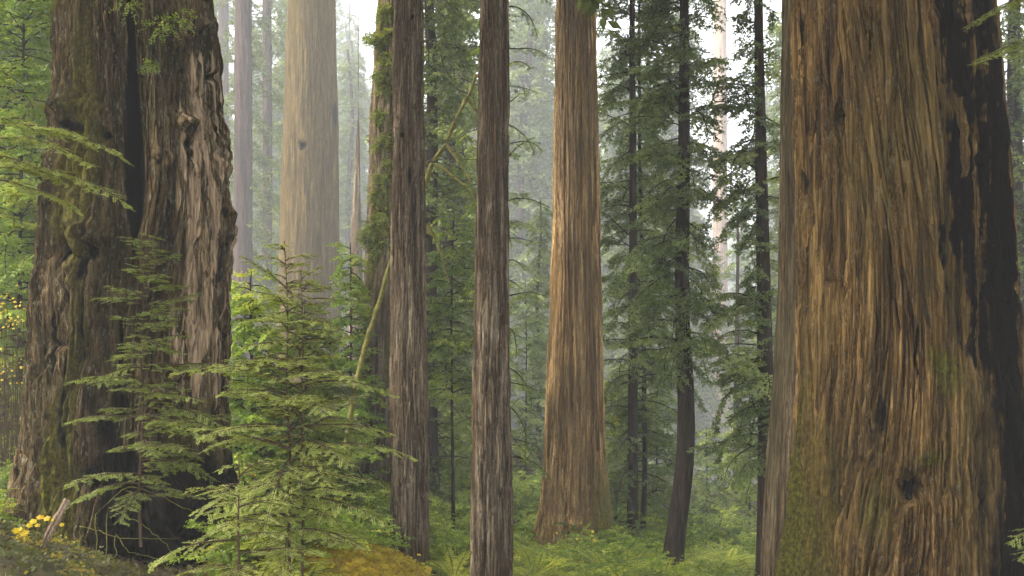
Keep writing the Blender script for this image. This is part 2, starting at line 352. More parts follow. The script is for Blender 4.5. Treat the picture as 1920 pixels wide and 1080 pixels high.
# ---- the giant on the right
Yr = 14.0
loc = at(1680, Yr)
def ex_right(PX, PY, Um, ZZ, front, PH):
    pn = perlin(Um*20, ZZ*0.7, 20, 71)+0.5*perlin(Um*60, ZZ*2.2, 60, 72)
    pn2 = perlin(Um*110, ZZ*5, 110, 75)+0.6*perlin(Um*240, ZZ*11, 240, 76); pn = pn+0.35*pn2
    edge = np.interp(PY, [-200, 0, 60, 250, 540, 640, 760], [1760, 1762, 1752, 1765, 1772, 1790, 1880])
    char_shade = sstep(-26, 22, PX-edge+10*pn+8*perlin(Um*150, ZZ*0.8, 150, 85))*sstep(820, 640, PY+60*pn)*front
    D = -0.10*char_shade+0.08*perlin(Um*6, ZZ*0.10, 6, 77)
    tongue = 0.0
    for (x, y, sx, sy) in [(1800, 190, 9, 40), (1790, 420, 10, 60), (1840, 300, 8, 90), (1815, 560, 9, 80), (1855, 480, 7, 80), (1838, 120, 7, 50)]:
        g = pg(PX+10*pn, PY, x, y, sx, sy); tongue = np.maximum(tongue, g)
    char_shade = char_shade*(1-0.75*tongue)*np.clip(0.66+0.7*perlin(Um*60, ZZ*0.35, 60, 86)+0.25*pn2, 0.30, 1); D += 0.05*tongue+char_shade*(0.035*perlin(Um*90, ZZ*2.5, 90, 87)+0.05*perlin(Um*34, ZZ*0.5, 34, 88))
    D += 0.07*np.abs(perlin(Um*24+0.12*ZZ, ZZ*0.07, 24, 78))
    low = sstep(650, 950, PY)
    D += low*(0.04*perlin(Um*30, ZZ*0.9, 30, 79)+0.03*perlin(Um*80, ZZ*2.0, 80, 80)+0.025*perlin(Um*220, ZZ*8, 220, 82))
    cm = char_shade.copy()
    for (x, y, sx, sy, dp) in [(1565, 215, 7, 12, .15), (1521, 405, 5, 14, .12), (1708, 922, 24, 20, .22),
                           (1500, 40, 6, 90, .10), (1496, 260, 5, 120, .08), (1628, 90, 3, 40, .10), (1680, 560, 4, 60, .09), (1720, 640, 4, 60, .09),
                           (1625, 820, 6, 30, .08), (1650, 780, 8, 40, .06), (1563, 690, 4, 40, .06)]:
        g = sstep(0.25, 0.75, pg(PX+9*pn, PY+9*pn2, x, y, sx*1.3, sy*1.3))*front; D -= dp*1.3*g; cm = np.maximum(cm, 0.5*g)  # hollows also darkened in colour, painting the shade inside them
    for (x, y, sx, sy, h) in [(1700, 875, 26, 16, .12), (1745, 850, 30, 22, .08), (1740, 1000, 60, 50, .09), (1610, 1020, 40, 40, .06), (1830, 760, 30, 60, .09), (1515, 640, 12, 50, .07), (1800, 900, 24, 90, .06)]:
        D += h*pg(PX, PY, x, y, sx, sy)*front*(1+0.5*pn)
    mo = sstep(560, 1000, PY+140*pn)*(0.26+0.36*sstep(1640, 1490, PX))+0.22*sstep(0.05, 0.45, perlin(Um*16, ZZ*0.5, 16, 81))
    mo += 0.15*sstep(1512, 1496, PX)*sstep(300, 600, PY)+0.55*pg(PX, PY, 1745, 860, 30, 14)+0.4*pg(PX, PY, 1770, 690, 40, 50)
    cm = np.maximum(cm, (0.44*sstep(1770, 1870, PX+25*pn)+0.36*sstep(1860, 1910, PX+18*pn))*front)  # char carried down the right flank, deepened to paint in its shade
    pale = 0.35*pg(PX, PY, 1740, 960, 40, 90)+0.25*pg(PX, PY, 1560, 900, 60, 120)
    return D, mo*(1-char_shade), cm, pale
gt = thing('giant_redwood', 'enormous fluted orange-brown redwood with a charred strip on its right and moss below', 'tree', loc)
put('trunk', trunk('giant_trunk', [(-200, 1495, 1855), (0, 1492, 1866), (200, 1496, 1884), (350, 1499, 1898), (540, 1497, 1911), (700, 1499, 1918), (850, 1486, 1926), (960, 1475, 1936), (1080, 1462, 1950), (1200, 1440, 1975)],
    Yr, 900, 0.02, 11, loc, 28, dkw=dict(plate=0.15, stretch=17, depth=0.085, wander=0.35, fine=0.012), extra=ex_right, base_flare=0.15), M['bark_giant'], gt)
# torn strips of bark standing proud of the giant
def giant_surf(px, py):
    zt = wz(py, Yr-1.4)
    pyc = HY-(zt-CAMZ)/Yr*FPX
    l = np.interp(pyc, [0, 350, 700, 1080], [1492, 1499, 1499, 1462]); r_ = np.interp(pyc, [0, 350, 700, 1080], [1866, 1898, 1918, 1950])
    al, ar = math.atan((l-960)/FPX), math.atan((r_-960)/FPX); am = (al+ar)/2; dd = Yr/math.cos(am); R = dd*math.sin((ar-al)/2)
    de = math.atan((px-960)/FPX)-am; ph = math.asin(max(-.98, min(.98, dd*math.sin(de)/R)))-de-am
    return Yr*math.tan(am), R, ph, zt
def slab_strip(x0, py0, x1, py1, wd, th=0.03, lift=0.0, bow=6):
    n = 30; V = []; Q = []
    for k in range(n):
        t = k/(n-1); px = x0+(x1-x0)*t+bow*math.sin(math.pi*t)+1.2*math.sin(k*0.9+x0)
        cxx, R, ph, z = giant_surf(px, py0+(py1-py0)*t); ww = wd*min(1.0, (1-t)*3.5+0.05)*(0.8+0.2*math.sin(k*0.6+x1))
        Rr = R+lift+0.012*math.sin(k*0.5+x1)
        for s, rad in ((-1, Rr-0.10), (-0.85, Rr+th), (-0.3, Rr+th*1.15), (0.0, Rr+th*0.8), (0.4, Rr+th*1.2), (0.9, Rr+th*0.8), (1, Rr-0.10)):
            a = ph+s*ww/2/R
            V.append((cxx+rad*math.sin(a)-loc[0], Yr-rad*math.cos(a)-loc[1], z-loc[2]))
    for k in range(n-1):
        for q in range(6): Q.append((k*7+q, k*7+q+1, k*7+7+q+1, k*7+7+q))
    e = (n-1)*7; Q.append((e, e+1, e+3, e+6)); Q.append((e+3, e+4, e+5, e+6))
    me = np_mesh('bark_strip', V, Q, False, {'moss': [0.15]*len(V), 'char': [0]*len(V)})
    put('bark_strip', me, M['bark_giant'], gt)
for a in [(1582, -60, 1672, 560, .13), (1570, -60, 1600, 400, .10), (1558, -60, 1563, 205, .16), (1640, 30, 1662, 330, .08), (1690, -50, 1735, 330, .12), (1722, -60, 1768, 420, .13), (1650, -60, 1668, 260, .10),
          (1610, 330, 1640, 700, .09), (1655, 330, 1690, 620, .09), (1530, -60, 1536, 330, .08), (1545, 240, 1550, 520, .07), (1700, 300, 1716, 640, .10), (1800, 180, 1812, 330, .06), (1745, 420, 1772, 640, .09), (1600, 470, 1612, 820, .08)]:
    slab_strip(*a)

# ---- the greyer trunk pressed against the giant's left side
loc = at(1510, 16.6)
t = thing('redwood_tree', 'smooth grey-pink redwood trunk, a narrow strip against the left side of the enormous one', 'tree', loc)
tF = t
put('trunk', trunk('fused_trunk', [(-100, 1466, 1600), (0, 1465, 1600), (300, 1462, 1602), (540, 1458, 1604), (700, 1449, 1608), (900, 1434, 1615), (1080, 1424, 1625)],
    16.6, 260, 0.04, 21, loc, 26, dkw=dict(plate=0.10, stretch=26, depth=0.022, wander=0.05, fine=0.008)), M['bark_fused'], t)

# ---- the ancient split trunk on the left
Yl = 14.5
locL = at(245, Yl)
def ex_left(PX, PY, Um, ZZ, front, PH):
    pn = perlin(Um*16, ZZ*0.9, 16, 91)+0.5*perlin(Um*44, ZZ*2.4, 44, 98)
    rightside = sstep(300, 350, PX+10*pn)*front
    D = (0.10*perlin(Um*7, ZZ*0.35, 7, 92)+(0.07*perlin(Um*20, ZZ*0.5, 20, 93)+0.05*perlin(Um*50, ZZ*1.0, 50, 94)+0.03*perlin(Um*130, ZZ*5, 130, 99))*(1-0.6*rightside))
    cpx = np.interp(PY, [-200, 0, 150, 300, 420, 520], [240, 240, 243, 250, 252, 250])+2*pn
    wid = np.interp(PY, [-200, 60, 130, 220, 330, 405, 440, 520], [7, 8, 12, 17, 20, 15, 6, 4])
    dep = np.interp(PY, [-200, 60, 130, 400, 450, 560, 700], [0.4, 0.5, 0.95, 0.95, 0.35, 0.12, 0.0])
    g = np.exp(-((PX-cpx)/wid)**6)*front; D -= dep*g
    char_shade = 1.0*np.exp(-((PX-cpx)/(wid*1.25))**6)*sstep(520, 420, PY)*front
    D -= 0.20*np.exp(-((PX-cpx)/45)**2)*sstep(640, 350, PY)*front
    burls = [(130, 205, 26, 26, .14), (195, 225, 26, 22, .14), (345, 50, 30, 32, .17), (375, 30, 16, 30, .07), (345, 235, 26, 20, .18), (310, 295, 22, 26, .14), (262, 175, 14, 26, .08),
             (180, 455, 40, 30, .14), (130, 510, 30, 30, .10), (415, 290, 12, 60, .10), (425, 420, 12, 50, .10), (335, 150, 14, 14, .06), (230, 570, 30, 26, .10), (305, 745, 40, 26, .18), (330, 700, 26, 22, .14),
             (95, 330, 20, 40, .08), (270, 980, 60, 40, .22), (360, 1010, 50, 40, .25), (190, 1030, 50, 50, .2), (150, 430, 26, 22, .1)]
    for (x, y, sx, sy, h) in burls:
        g = pg(PX+6*pn, PY, x, y, sx, sy)*front; D += h*g*(1+1.1*perlin(Um*70, ZZ*6, 70, 95)); char_shade = np.maximum(char_shade, 0.30*g)
    pits = [(349, 130, 7, 8, .15), (400, 145, 6, 8, .15), (125, 235, 18, 14, .18), (190, 250, 14, 10, .15), (360, 268, 10, 12, .15), (105, 470, 10, 40, .14), (165, 470, 16, 22, .2), (150, 500, 10, 30, .15), (195, 810, 28, 40, .3), (225, 760, 22, 30, .2),
            (300, 770, 8, 12, .15), (240, 900, 60, 40, .3), (330, 890, 40, 30, .25), (400, 960, 30, 40, .2), (160, 900, 20, 30, .2), (94, 650, 5, 120, .10), (112, 760, 5, 120, .10), (150, 620, 6, 90, .10), (225, 660, 6, 90, .1), (268, 600, 10, 30, .12),
            (118, 560, 4, 60, .08), (380, 60, 8, 8, .1), (330, 30, 8, 10, .1), (250, 1040, 40, 20, .2)]
    for (x, y, sx, sy, dp) in pits:
        g = pg(PX+5*pn, PY, x, y, sx, sy)*front; D -= dp*g; char_shade = np.maximum(char_shade, 0.75*g)  # pits tinted dark as well, painted shade in each recess
    cr = np.exp(-((PX-np.interp(PY, [350, 450, 560, 640, 720, 850], [425, 424, 424, 429, 424, 405])-2*pn)/4.5)**2)*sstep(330, 420, PY)*sstep(870, 800, PY)*front; D -= 0.18*cr; char_shade = np.maximum(char_shade, 0.9*cr)  # crack recess gets painted shade along with its depth
    foot = sstep(800, 900, PY+40*pn)*sstep(150, 200, PX)*front; D -= 0.25*foot*(0.4+1.0*perlin(Um*24, ZZ*1.4, 24, 96)); char_shade = np.maximum(char_shade, 0.72*foot)
    char_shade = np.maximum(char_shade, 0.26*sstep(330, 200, PX)*sstep(150, 600, PY)*front)  # left half darkened in the colour, standing in for its shaded side
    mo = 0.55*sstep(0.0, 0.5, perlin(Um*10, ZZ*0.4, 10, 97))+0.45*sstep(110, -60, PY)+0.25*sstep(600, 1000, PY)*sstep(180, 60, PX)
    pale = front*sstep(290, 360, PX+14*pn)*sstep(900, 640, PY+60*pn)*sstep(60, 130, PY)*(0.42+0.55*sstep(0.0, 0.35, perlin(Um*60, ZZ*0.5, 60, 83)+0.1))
    pale = pale*(1-np.minimum(1, char_shade*1.5))+0.35*pg(PX, PY, 275, 330, 8, 90)
    return D, mo*(1-pale), char_shade, pale
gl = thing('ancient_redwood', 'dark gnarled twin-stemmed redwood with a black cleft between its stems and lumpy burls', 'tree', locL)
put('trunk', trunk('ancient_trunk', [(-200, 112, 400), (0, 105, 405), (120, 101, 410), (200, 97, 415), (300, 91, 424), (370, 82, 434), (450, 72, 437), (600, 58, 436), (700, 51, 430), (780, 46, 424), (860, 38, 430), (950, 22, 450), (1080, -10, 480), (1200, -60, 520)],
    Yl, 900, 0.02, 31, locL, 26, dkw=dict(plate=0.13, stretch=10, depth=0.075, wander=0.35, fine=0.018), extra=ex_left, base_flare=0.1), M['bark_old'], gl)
# ---- the middle-distance trunks
def std_moss(seed, amt, per=9):
    def f(PX, PY, Um, ZZ, front, PH):
        return np.zeros_like(PH), amt*sstep(0.0, 0.5, perlin(Um*per, ZZ*0.35, per, seed)), np.zeros_like(PH)
    return f
def simple_tree(name, label, px, Y, outline, nseg, dz, seed, mat, dkw, extra=None, ztop=28, flare=0.0, group=None, cat='tree'):
    loc = at(px, Y); t = thing(name, label, cat, loc, group)
    put('trunk', trunk(name+'_trunk', outline, Y, nseg, dz, seed, loc, ztop, dkw=dkw, extra=extra, base_flare=flare), M[mat], t)
    return t, loc
# A: pale olive trunk with a knot
YA = 58.0
def ex_A(PX, PY, Um, ZZ, front, PH):
    D = 0.05*perlin(Um*3, ZZ*0.12, 3, 42); ch = np.zeros_like(PH)
    for (x, y, sx, sy, dd) in [(568, 273, 7, 7, .25), (627, 215, 4, 26, .12)]:
        g = pg(PX, PY, x, y, sx, sy)*front; D += 0.12*pg(PX, PY, x, y-5, sx*2, sy*2)*front-dd*g; ch = np.maximum(ch, g*0.95)
    mo = 0.35*sstep(500, -50, PY)+0.2*perlin(Um*9, ZZ*0.3, 9, 44)
    return D, mo, ch
tA, locA = simple_tree('redwood_tree', 'pale olive-tan redwood trunk with one dark knot, right of the dark twin-stemmed tree', 580, YA,
    [(-100, 543, 628), (0, 540, 630), (200, 532, 632), (300, 528, 634), (450, 524, 636), (600, 520, 640), (800, 512, 648), (950, 495, 665)], 200, 0.06, 41, 'bark_olive', dict(plate=0.13, stretch=24, depth=0.025, wander=0.05, fine=0.012), ex_A, flare=0.15)
# knot scar with a broken stub
V, Qs = tubes([(np.array([[0, 0, 0], [-.02, -.10, .02], [-.05, -.16, .05]]), [.07, .055, .03])], 8)
px_, pz_ = wx(566, YA-1.5), wz(280, YA-1.5)
put('branch_stub', np_mesh('branch_stub', V, Qs, True), M['char_wood'], tA, (px_-locA[0], YA-1.5-locA[1], pz_-locA[2]))
# spike snag
YS = 52.0
simple_tree('snag', 'thin dead snag ending in a sharp point, just right of the pale olive trunk', 664, YS,
    [(196, 671, 672.5), (260, 668, 674.5), (350, 662, 676), (450, 657, 679), (650, 650, 684), (850, 645, 690)], 40, 0.1, 43, 'bark_brown', dict(plate=0.12, stretch=14, depth=0.015, wander=0.03, fine=0.006), ztop=wz(196, YS)+0.01, group=None)
# mossy tree
YM = 25.0
tM, locM = simple_tree('redwood_tree', 'brown redwood covered in yellow-green moss and fern clumps, half hidden behind a slender trunk', 712, YM,
    [(-100, 718, 785), (0, 708, 785), (200, 694, 782), (350, 690, 780), (500, 683, 778), (620, 676, 776), (800, 668, 776), (1000, 655, 778)], 130, 0.06, 51, 'bark_brown', dict(plate=0.12, stretch=10, depth=0.03, wander=0.1, fine=0.012), std_moss(52, 0.6), flare=0.1)
# B and C slender
YB = 20.0
def ex_B(PX, PY, Um, ZZ, front, PH):
    D = 0.02*perlin(Um*3, ZZ*0.3, 3, 63); ch = np.zeros_like(PH)
    for (x, y, sx, sy) in [(752, 252, 6, 6), (768, 330, 3, 20), (775, 30, 3, 5)]:
        g = pg(PX, PY, x, y, sx, sy)*front; D -= 0.05*g; ch = np.maximum(ch, g)
    return D, 0.4*sstep(700, 1100, PY)+0.2*perlin(Um*6, ZZ*0.5, 6, 61), ch, 0.4*sstep(0, 0.4, perlin(Um*30, ZZ*0.4, 30, 64))
tB, locB = simple_tree('redwood_tree', 'slender purplish-brown trunk with a small broken stub and scar, right of the mossy trunk', 768, YB,
    [(-100, 739, 791), (0, 739, 793), (200, 736, 795), (420, 733, 798), (700, 730, 801), (900, 730, 803), (1080, 735, 806)], 170, 0.04, 61, 'bark_brown', dict(plate=0.085, stretch=15, depth=0.036, wander=0.06, fine=0.009), ex_B)
V, Qs = tubes([(np.array([[0, .02, 0], [.03, -.06, .05], [.05, -.10, .12]]), [.035, .025, .008]), (np.array([[0, .02, -.01], [-.05, -.06, .0], [-.12, -.08, -.03]]), [.03, .015, .004])], 6)
put('branch_stub', np_mesh('branch_stub', V, Qs, True), M['dead_wood'], tB, (wx(748, YB)-locB[0], YB-.32-locB[1], wz(246, YB)-locB[2]))
YC = 19.0
tC, locC = simple_tree('redwood_tree', 'slender straight reddish-brown trunk with a pale streak, standing just left of the golden redwood', 922, YC,
    [(-100, 904, 952), (0, 902, 954), (250, 895, 955), (500, 890, 955), (700, 886, 958), (900, 882, 961), (1080, 880, 963)], 170, 0.04, 67, 'bark_brown', dict(plate=0.08, stretch=18, depth=0.034, wander=0.04, fine=0.009), std_moss(68, 0.25, 7))
# D golden
YD = 28.0
def ex_D(PX, PY, Um, ZZ, front, PH):
    low = sstep(500, 1000, PY)
    tw = np.interp(PY, [0, 350, 700, 1000], [0, 0.0, -0.25, -0.6])
    D = (0.03+0.12*low)*perlin(Um*9+tw, ZZ*0.08, 9, 73)+low*0.08*perlin(Um*22+tw*2.4, ZZ*0.3, 22, 74)
    ch = np.zeros_like(PH)
    for (x, y, sx, sy) in [(1085, 950, 6, 40), (1055, 900, 4, 50), (1112, 950, 4, 40), (1098, 880, 3, 60), (1120, 860, 3, 70)]:
        g = pg(PX, PY, x, y, sx, sy)*front; D -= 0.14*g; ch = np.maximum(ch, 0.35*g)  # foot furrows darkened in colour, shade painted into the grooves
    return D, 0.45*sstep(780, 1050, PY)+0.3*sstep(1110, 1128, PX), ch, 0.5*sstep(1030, 1050, PX)*sstep(1100, 1075, PX)*sstep(700, 400, PY)  # moss at the foot; dark right edge and pale middle are painted side light
tD, locD = simple_tree('redwood_tree', 'tall golden-tan redwood with streaked bark and a spreading buttressed foot in the ferns', 1076, YD,
    [(-100, 1044, 1116), (0, 1042, 1118), (200, 1038, 1122), (400, 1035, 1127), (600, 1029, 1131), (750, 1023, 1133), (850, 1017, 1136), (930, 1012, 1142), (1000, 1004, 1152), (1060, 992, 1166)], 260, 0.05, 71, 'bark_gold', dict(plate=0.11, stretch=20, depth=0.032, wander=0.14, fine=0.012), ex_D, flare=0.35)
# raised fibrous cords running down D
lines = []
for k, (x0, x1) in enumerate([(1062, 1066), (1071, 1078), (1080, 1108), (1086, 1122), (1058, 1050), (1096, 1100), (1092, 1128)]):
    P = []
    for q in range(26):
        py = -60+q*36+30*(k % 3); tt = q/25
        l = np.interp(py, [0, 400, 750, 930, 1060], [1042, 1035, 1023, 1012, 992]); r_ = np.interp(py, [0, 400, 750, 930, 1060], [1118, 1127, 1133, 1142, 1166])
        c0, R0 = wx((l+r_)/2, YD), (r_-l)/2/FPX*YD
        px = x0+(x1-x0)*max(0, tt-0.15)**1.3+1.2*math.sin(q*0.7+k)
        sx = max(-0.97, min(0.97, (wx(px, YD)-c0)/R0)); ph = math.asin(sx)
        P.append((c0+(R0+.005)*math.sin(ph)-locD[0], YD-(R0+.005)*math.cos(ph)-locD[1], wz(py, YD)-locD[2]))
    lines.append((np.array(P), np.linspace(0.022, 0.03, 26)))
V, Qs = tubes(lines, 6)
put('bark_cords', np_mesh('bark_cords', V, Qs, True, {'moss': np.zeros(len(V)), 'char': np.zeros(len(V))}), M['bark_gold'], tD)

# ------------------------------------------------------------------ foliage
def needles(P0, P1, UP, rng, spacing, nlen, nwid, jit=0.25, fwd=0.55, tone=None, cap=None):
    """flat rhombic leaves in two rows along every shoot P0->P1"""
    L = np.linalg.norm(P1-P0, axis=1); n = np.maximum(1, np.ceil(L/spacing).astype(int))
    idx = np.repeat(np.arange(len(L)), n)
    st = np.concatenate([[0], np.cumsum(n)[:-1]]); k = np.arange(n.sum())-np.repeat(st, n)
    t = (k+0.5)/n[idx]
    ax = unit(P1-P0)[idx]; up = unit(UP)[idx]; side = unit(np.cross(ax, up)); up2 = np.cross(side, ax)
    base = P0[idx]+(P1-P0)[idx]*t[:, None]
    out = []; tn = []
    if tone is None: tone = rng.random(len(L))
    for s in (-1, 1):
        m = len(idx)
        dirn = unit(side*s+ax*fwd+up2*(-0.10)+rng.normal(0, jit, (m, 3)))
        ln = nlen*(0.75+0.5*rng.random(m))*(1-0.45*t**2)
        wv = unit(np.cross(dirn, up2+rng.normal(0, jit*1.2, (m, 3))))*(nwid*0.5)
        b0 = base; tip = base+dirn*ln[:, None]; mid = base+dirn*(ln*0.5)[:, None]
        out.append(np.stack([b0, mid+wv, tip, mid-wv], 1)); tn.append(np.clip(tone[idx]+rng.normal(0, 0.12, m), 0, 1))
    V = np.concatenate(out).reshape(-1, 3); T = np.repeat(np.concatenate(tn), 4)
    return V, T
def quads_of(V): return np.arange(len(V)).reshape(-1, 4)
def branch_curve(p, az, el, L, droop, n=8, wig=0.06, rng=None):
    pts = [np.array(p, float)]; e = el; a = az
    for k in range(n-1):
        e -= droop/(n-1); a += rng.normal(0, wig); e += rng.normal(0, wig*0.6)
        pts.append(pts[-1]+L/(n-1)*np.array([math.cos(e)*math.cos(a), math.cos(e)*math.sin(a), math.sin(e)]))
    return np.array(pts)
def add_spray(pts, sl, step, rng, segs, twigs, sub=True, sag=0.15, start=0.12, ang=0.95):
    """side shoots in the plane of a branch; appends (p0, p1, up) to segs"""
    seg = np.linalg.norm(np.diff(pts, axis=0), axis=1); cum = np.concatenate([[0], np.cumsum(seg)]); L = cum[-1]
    s = start*L; sd = 1
    P = lambda q: np.array([np.interp(q, cum, pts[:, c]) for c in range(3)])
    while s < L:
        p = P(s); ax = P(min(L, s+0.02*L))-P(max(0, s-0.02*L)); ax /= np.linalg.norm(ax)+1e-9
        side = np.cross(ax, [0, 0, 1]); side /= np.linalg.norm(side)+1e-9; side *= sd
        f = 1-s/L
        l = sl*(0.30+0.95*f**0.7)*(0.75+0.5*rng.random())*min(1, 0.45+1.5*s/L)
        d = ax*math.cos(ang)+side*math.sin(ang)+np.array([0, 0, -sag])+rng.normal(0, 0.10, 3); d /= np.linalg.norm(d)
        up = np.array([0, 0, 1.0])+rng.normal(0, 0.25, 3)
        e = p+d*l; e2 = e+(d+np.array([0, 0, -sag*0.8]))*l*0.15
        segs.append((p+d*l*0.12, e2, up))
        if sub and l > sl*0.45:
            m = max(2, int(l/(step*1.1)))
            for q in range(1, m+1):
                tt = 0.18+0.75*q/(m+0.5); pp = p+d*l*tt
                s2 = side*(1 if q % 2 else -1)
                ll = l*0.42*(1-tt*0.7)*(0.8+0.4*rng.random())
                dd = d*0.75+np.cross(d, [0, 0, 1])*(0.75 if q % 2 else -0.75)+np.array([0, 0, -sag])+rng.normal(0, 0.1, 3); dd /= np.linalg.norm(dd)
                segs.append((pp, pp+dd*ll, up))
            if twigs is not None: twigs.append((np.array([p, p+d*l*0.5, p+d*l*0.9]), [0.10*step, 0.07*step, 0.03*step]))
        s += step*(0.8+0.4*rng.random()); sd = -sd
    segs.append((P(L*0.93), pts[-1]+(pts[-1]-pts[-2])*0.12, np.array([0, 0, 1.0])))
    # main axis leafy on its outer half
    for k in range(len(pts)//2, len(pts)-1): segs.append((pts[k], pts[k+1], np.array([0, 0, 1.0])))
def foliage_mesh(name, segs, rng, spacing, nlen, nwid, jit=0.25, fwd=0.55, tone=None):
    P0 = np.array([s[0] for s in segs]); P1 = np.array([s[1] for s in segs]); UP = np.array([s[2] for s in segs])
    V, T = needles(P0, P1, UP, rng, spacing, nlen, nwid, jit, fwd, tone)
    return np_mesh(name, V, quads_of(V), False, {'tone': T})
def wood_mesh(name, lines, sides=5):
    V, Q = tubes(lines, sides); return np_mesh(name, V, Q, True, {'moss': np.zeros(len(V)), 'char': np.zeros(len(V))})

def sapling(label, name, loc, H, stems, branches, seed, mat, needle=(0.008, 0.027, 0.0085), sl=0.27, step=0.048, r0=0.022, cat='sapling'):
    """stems: list of (dx, dy, lean_x, height); branches: dict(n, z0, z1, L(f), el, droop)"""
    rng = np.random.default_rng(seed); t = thing(name, label, cat, loc)
    segs = []; tw = []; lim = []
    for si, (dx, dy, lx, h) in enumerate(stems):
        n = 14; zz = np.linspace(-0.2, h, n)
        P = np.stack([dx+lx*(zz/h)**1.3+0.012*np.sin(zz*4+si), dy+0.012*np.cos(zz*3.3+si), zz], -1)
        put('stem', wood_mesh('stem', [(P, np.linspace(r0*(h/H), 0.004, n))], 8), M['twig'], t)
        B = branches
        nb = max(6, int(B['n']*(h/H)))
        for k in range(nb):
            f = (k+rng.random()*0.6)/nb; z = (B['z0']+(B['z1']-B['z0'])*f)*h
            az = k*2.39996+rng.normal(0, 0.4)+si; L = B['L'](f)*(0.45+0.85*rng.random())*(h/H)
            if B.get('az'): az = B['az'](az, rng)
            p = [np.interp(z, zz, P[:, 0]), np.interp(z, zz, P[:, 1]), z]
            pts = branch_curve(p, az, B['el'](f)+rng.normal(0, 0.12), L, B['droop']*(0.7+0.6*rng.random()), 8, 0.07, rng)
            lim.append((pts, np.linspace(0.006+0.004*L, 0.0018, 8)))
            add_spray(pts, sl*(0.5+0.5*min(1, L/1.0)), step, rng, segs, tw)
    put('branches', wood_mesh('branches', lim+tw, 4), M['twig'], t)
    put('foliage', foliage_mesh('sapling_foliage', segs, rng, *needle, jit=0.20), M[mat], t)
    return t

# foreground saplings
YQ = 10.5
loc = at(552, YQ); Hs = wz(452, YQ)-loc[2]
sapling('young conifer on two thin dark stems with pale green sprays, left of the slender trunks', 'redwood_sapling', loc, Hs,
        [(-.035, 0, -.06, Hs), (.085, .05, -.02, Hs*0.93)],
        dict(n=58, z0=0.28, z1=0.985, L=lambda f: 0.20+0.98*min(1, (1-f)*1.55)**0.9*(0.55+0.45*min(1, f*3)), el=lambda f: 0.25+0.45*f, droop=0.75), 101, 'sapling')
YP = 11.5
loc = at(262, YP); Hs = wz(425, YP)-loc[2]
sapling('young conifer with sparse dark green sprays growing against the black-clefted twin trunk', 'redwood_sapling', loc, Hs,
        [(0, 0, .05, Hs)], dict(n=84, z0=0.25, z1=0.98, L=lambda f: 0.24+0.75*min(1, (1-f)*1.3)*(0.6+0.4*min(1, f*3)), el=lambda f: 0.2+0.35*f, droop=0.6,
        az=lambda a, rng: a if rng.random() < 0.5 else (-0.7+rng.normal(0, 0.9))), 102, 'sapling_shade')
# small low sapling between the two, to the right of the twin trunk's foot
YO = 9.0
loc = at(455, YO, -0.2); Hs = wz(850, YO)-loc[2]
sapling('low young conifer with long drooping boughs at the foot of the dark twin trunk', 'redwood_sapling', loc, Hs,
        [(0, 0, -.05, Hs)], dict(n=13, z0=0.4, z1=0.97, L=lambda f: 0.35+0.55*(1-f), el=lambda f: 0.1+0.3*f, droop=0.7), 103, 'sapling')
# a leafy conifer standing just outside the left edge, its low boughs reaching into view
def side_tree(label, base_px, Y, boughs, seed, mat, zt, r=0.06, needle=(0.009, 0.030, 0.009), name='conifer_tree'):
    rng = np.random.default_rng(seed); loc = at(base_px, Y); t = thing(name, label, 'tree', loc)
    zz = np.linspace(-.3, zt, 12); P = np.stack([0.04*np.sin(zz), 0.03*np.cos(zz), zz], -1)
    put('trunk', wood_mesh('side_trunk', [(P, np.linspace(r, r*0.4, 12))], 10), M['twig'], t)
    segs = []; lim = []; tw = []
    for (tx, ty, dY, sag) in boughs:      # bough tips
        tip = np.array([wx(tx, Y+dY)-loc[0], dY, wz(ty, Y+dY)-loc[2]]); st = np.array([0, 0, tip[2]+sag])
        tt = np.linspace(0, 1, 9)[:, None]; pts = st*(1-tt)+tip*tt; pts[:, 2] += (np.sin(tt[:, 0]*math.pi)*0.12*abs(tip[0])); pts += rng.normal(0, 0.012, pts.shape)
        L = np.linalg.norm(tip-st); lim.append((pts, np.linspace(0.012, 0.002, 9)))
        add_spray(pts, min(0.32, 0.28*L), 0.05, rng, segs, tw, start=0.25)
    put('branches', wood_mesh('side_branches', lim+tw, 4), M['twig'], t)
    put('foliage', foliage_mesh('side_foliage', segs, rng, *needle, jit=0.2), M[mat], t)
    return t
side_tree('conifer at the left frame edge reaching pale green sprays across the dark twin trunk', -60, 11.0,
          [(238, 300, -.2, .35), (245, 385, -.4, .4), (150, 395, .3, .3), (120, 262, .2, .2), (90, 330, -.3, .2), (130, 350, 0, .3), (60, 430, .4, .2), (170, 310, -.5, .3)], 111, 'sapling', 6.5)
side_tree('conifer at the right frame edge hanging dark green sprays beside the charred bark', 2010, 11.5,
          [(1822, 45, -.2, .35), (1830, 120, -.5, .3), (1880, 20, .2, .3), (1895, 90, .1, .2), (1890, 1020, -.2, .2), (1910, 1050, -.3, .3)], 112, 'sapling_shade', 7.0)

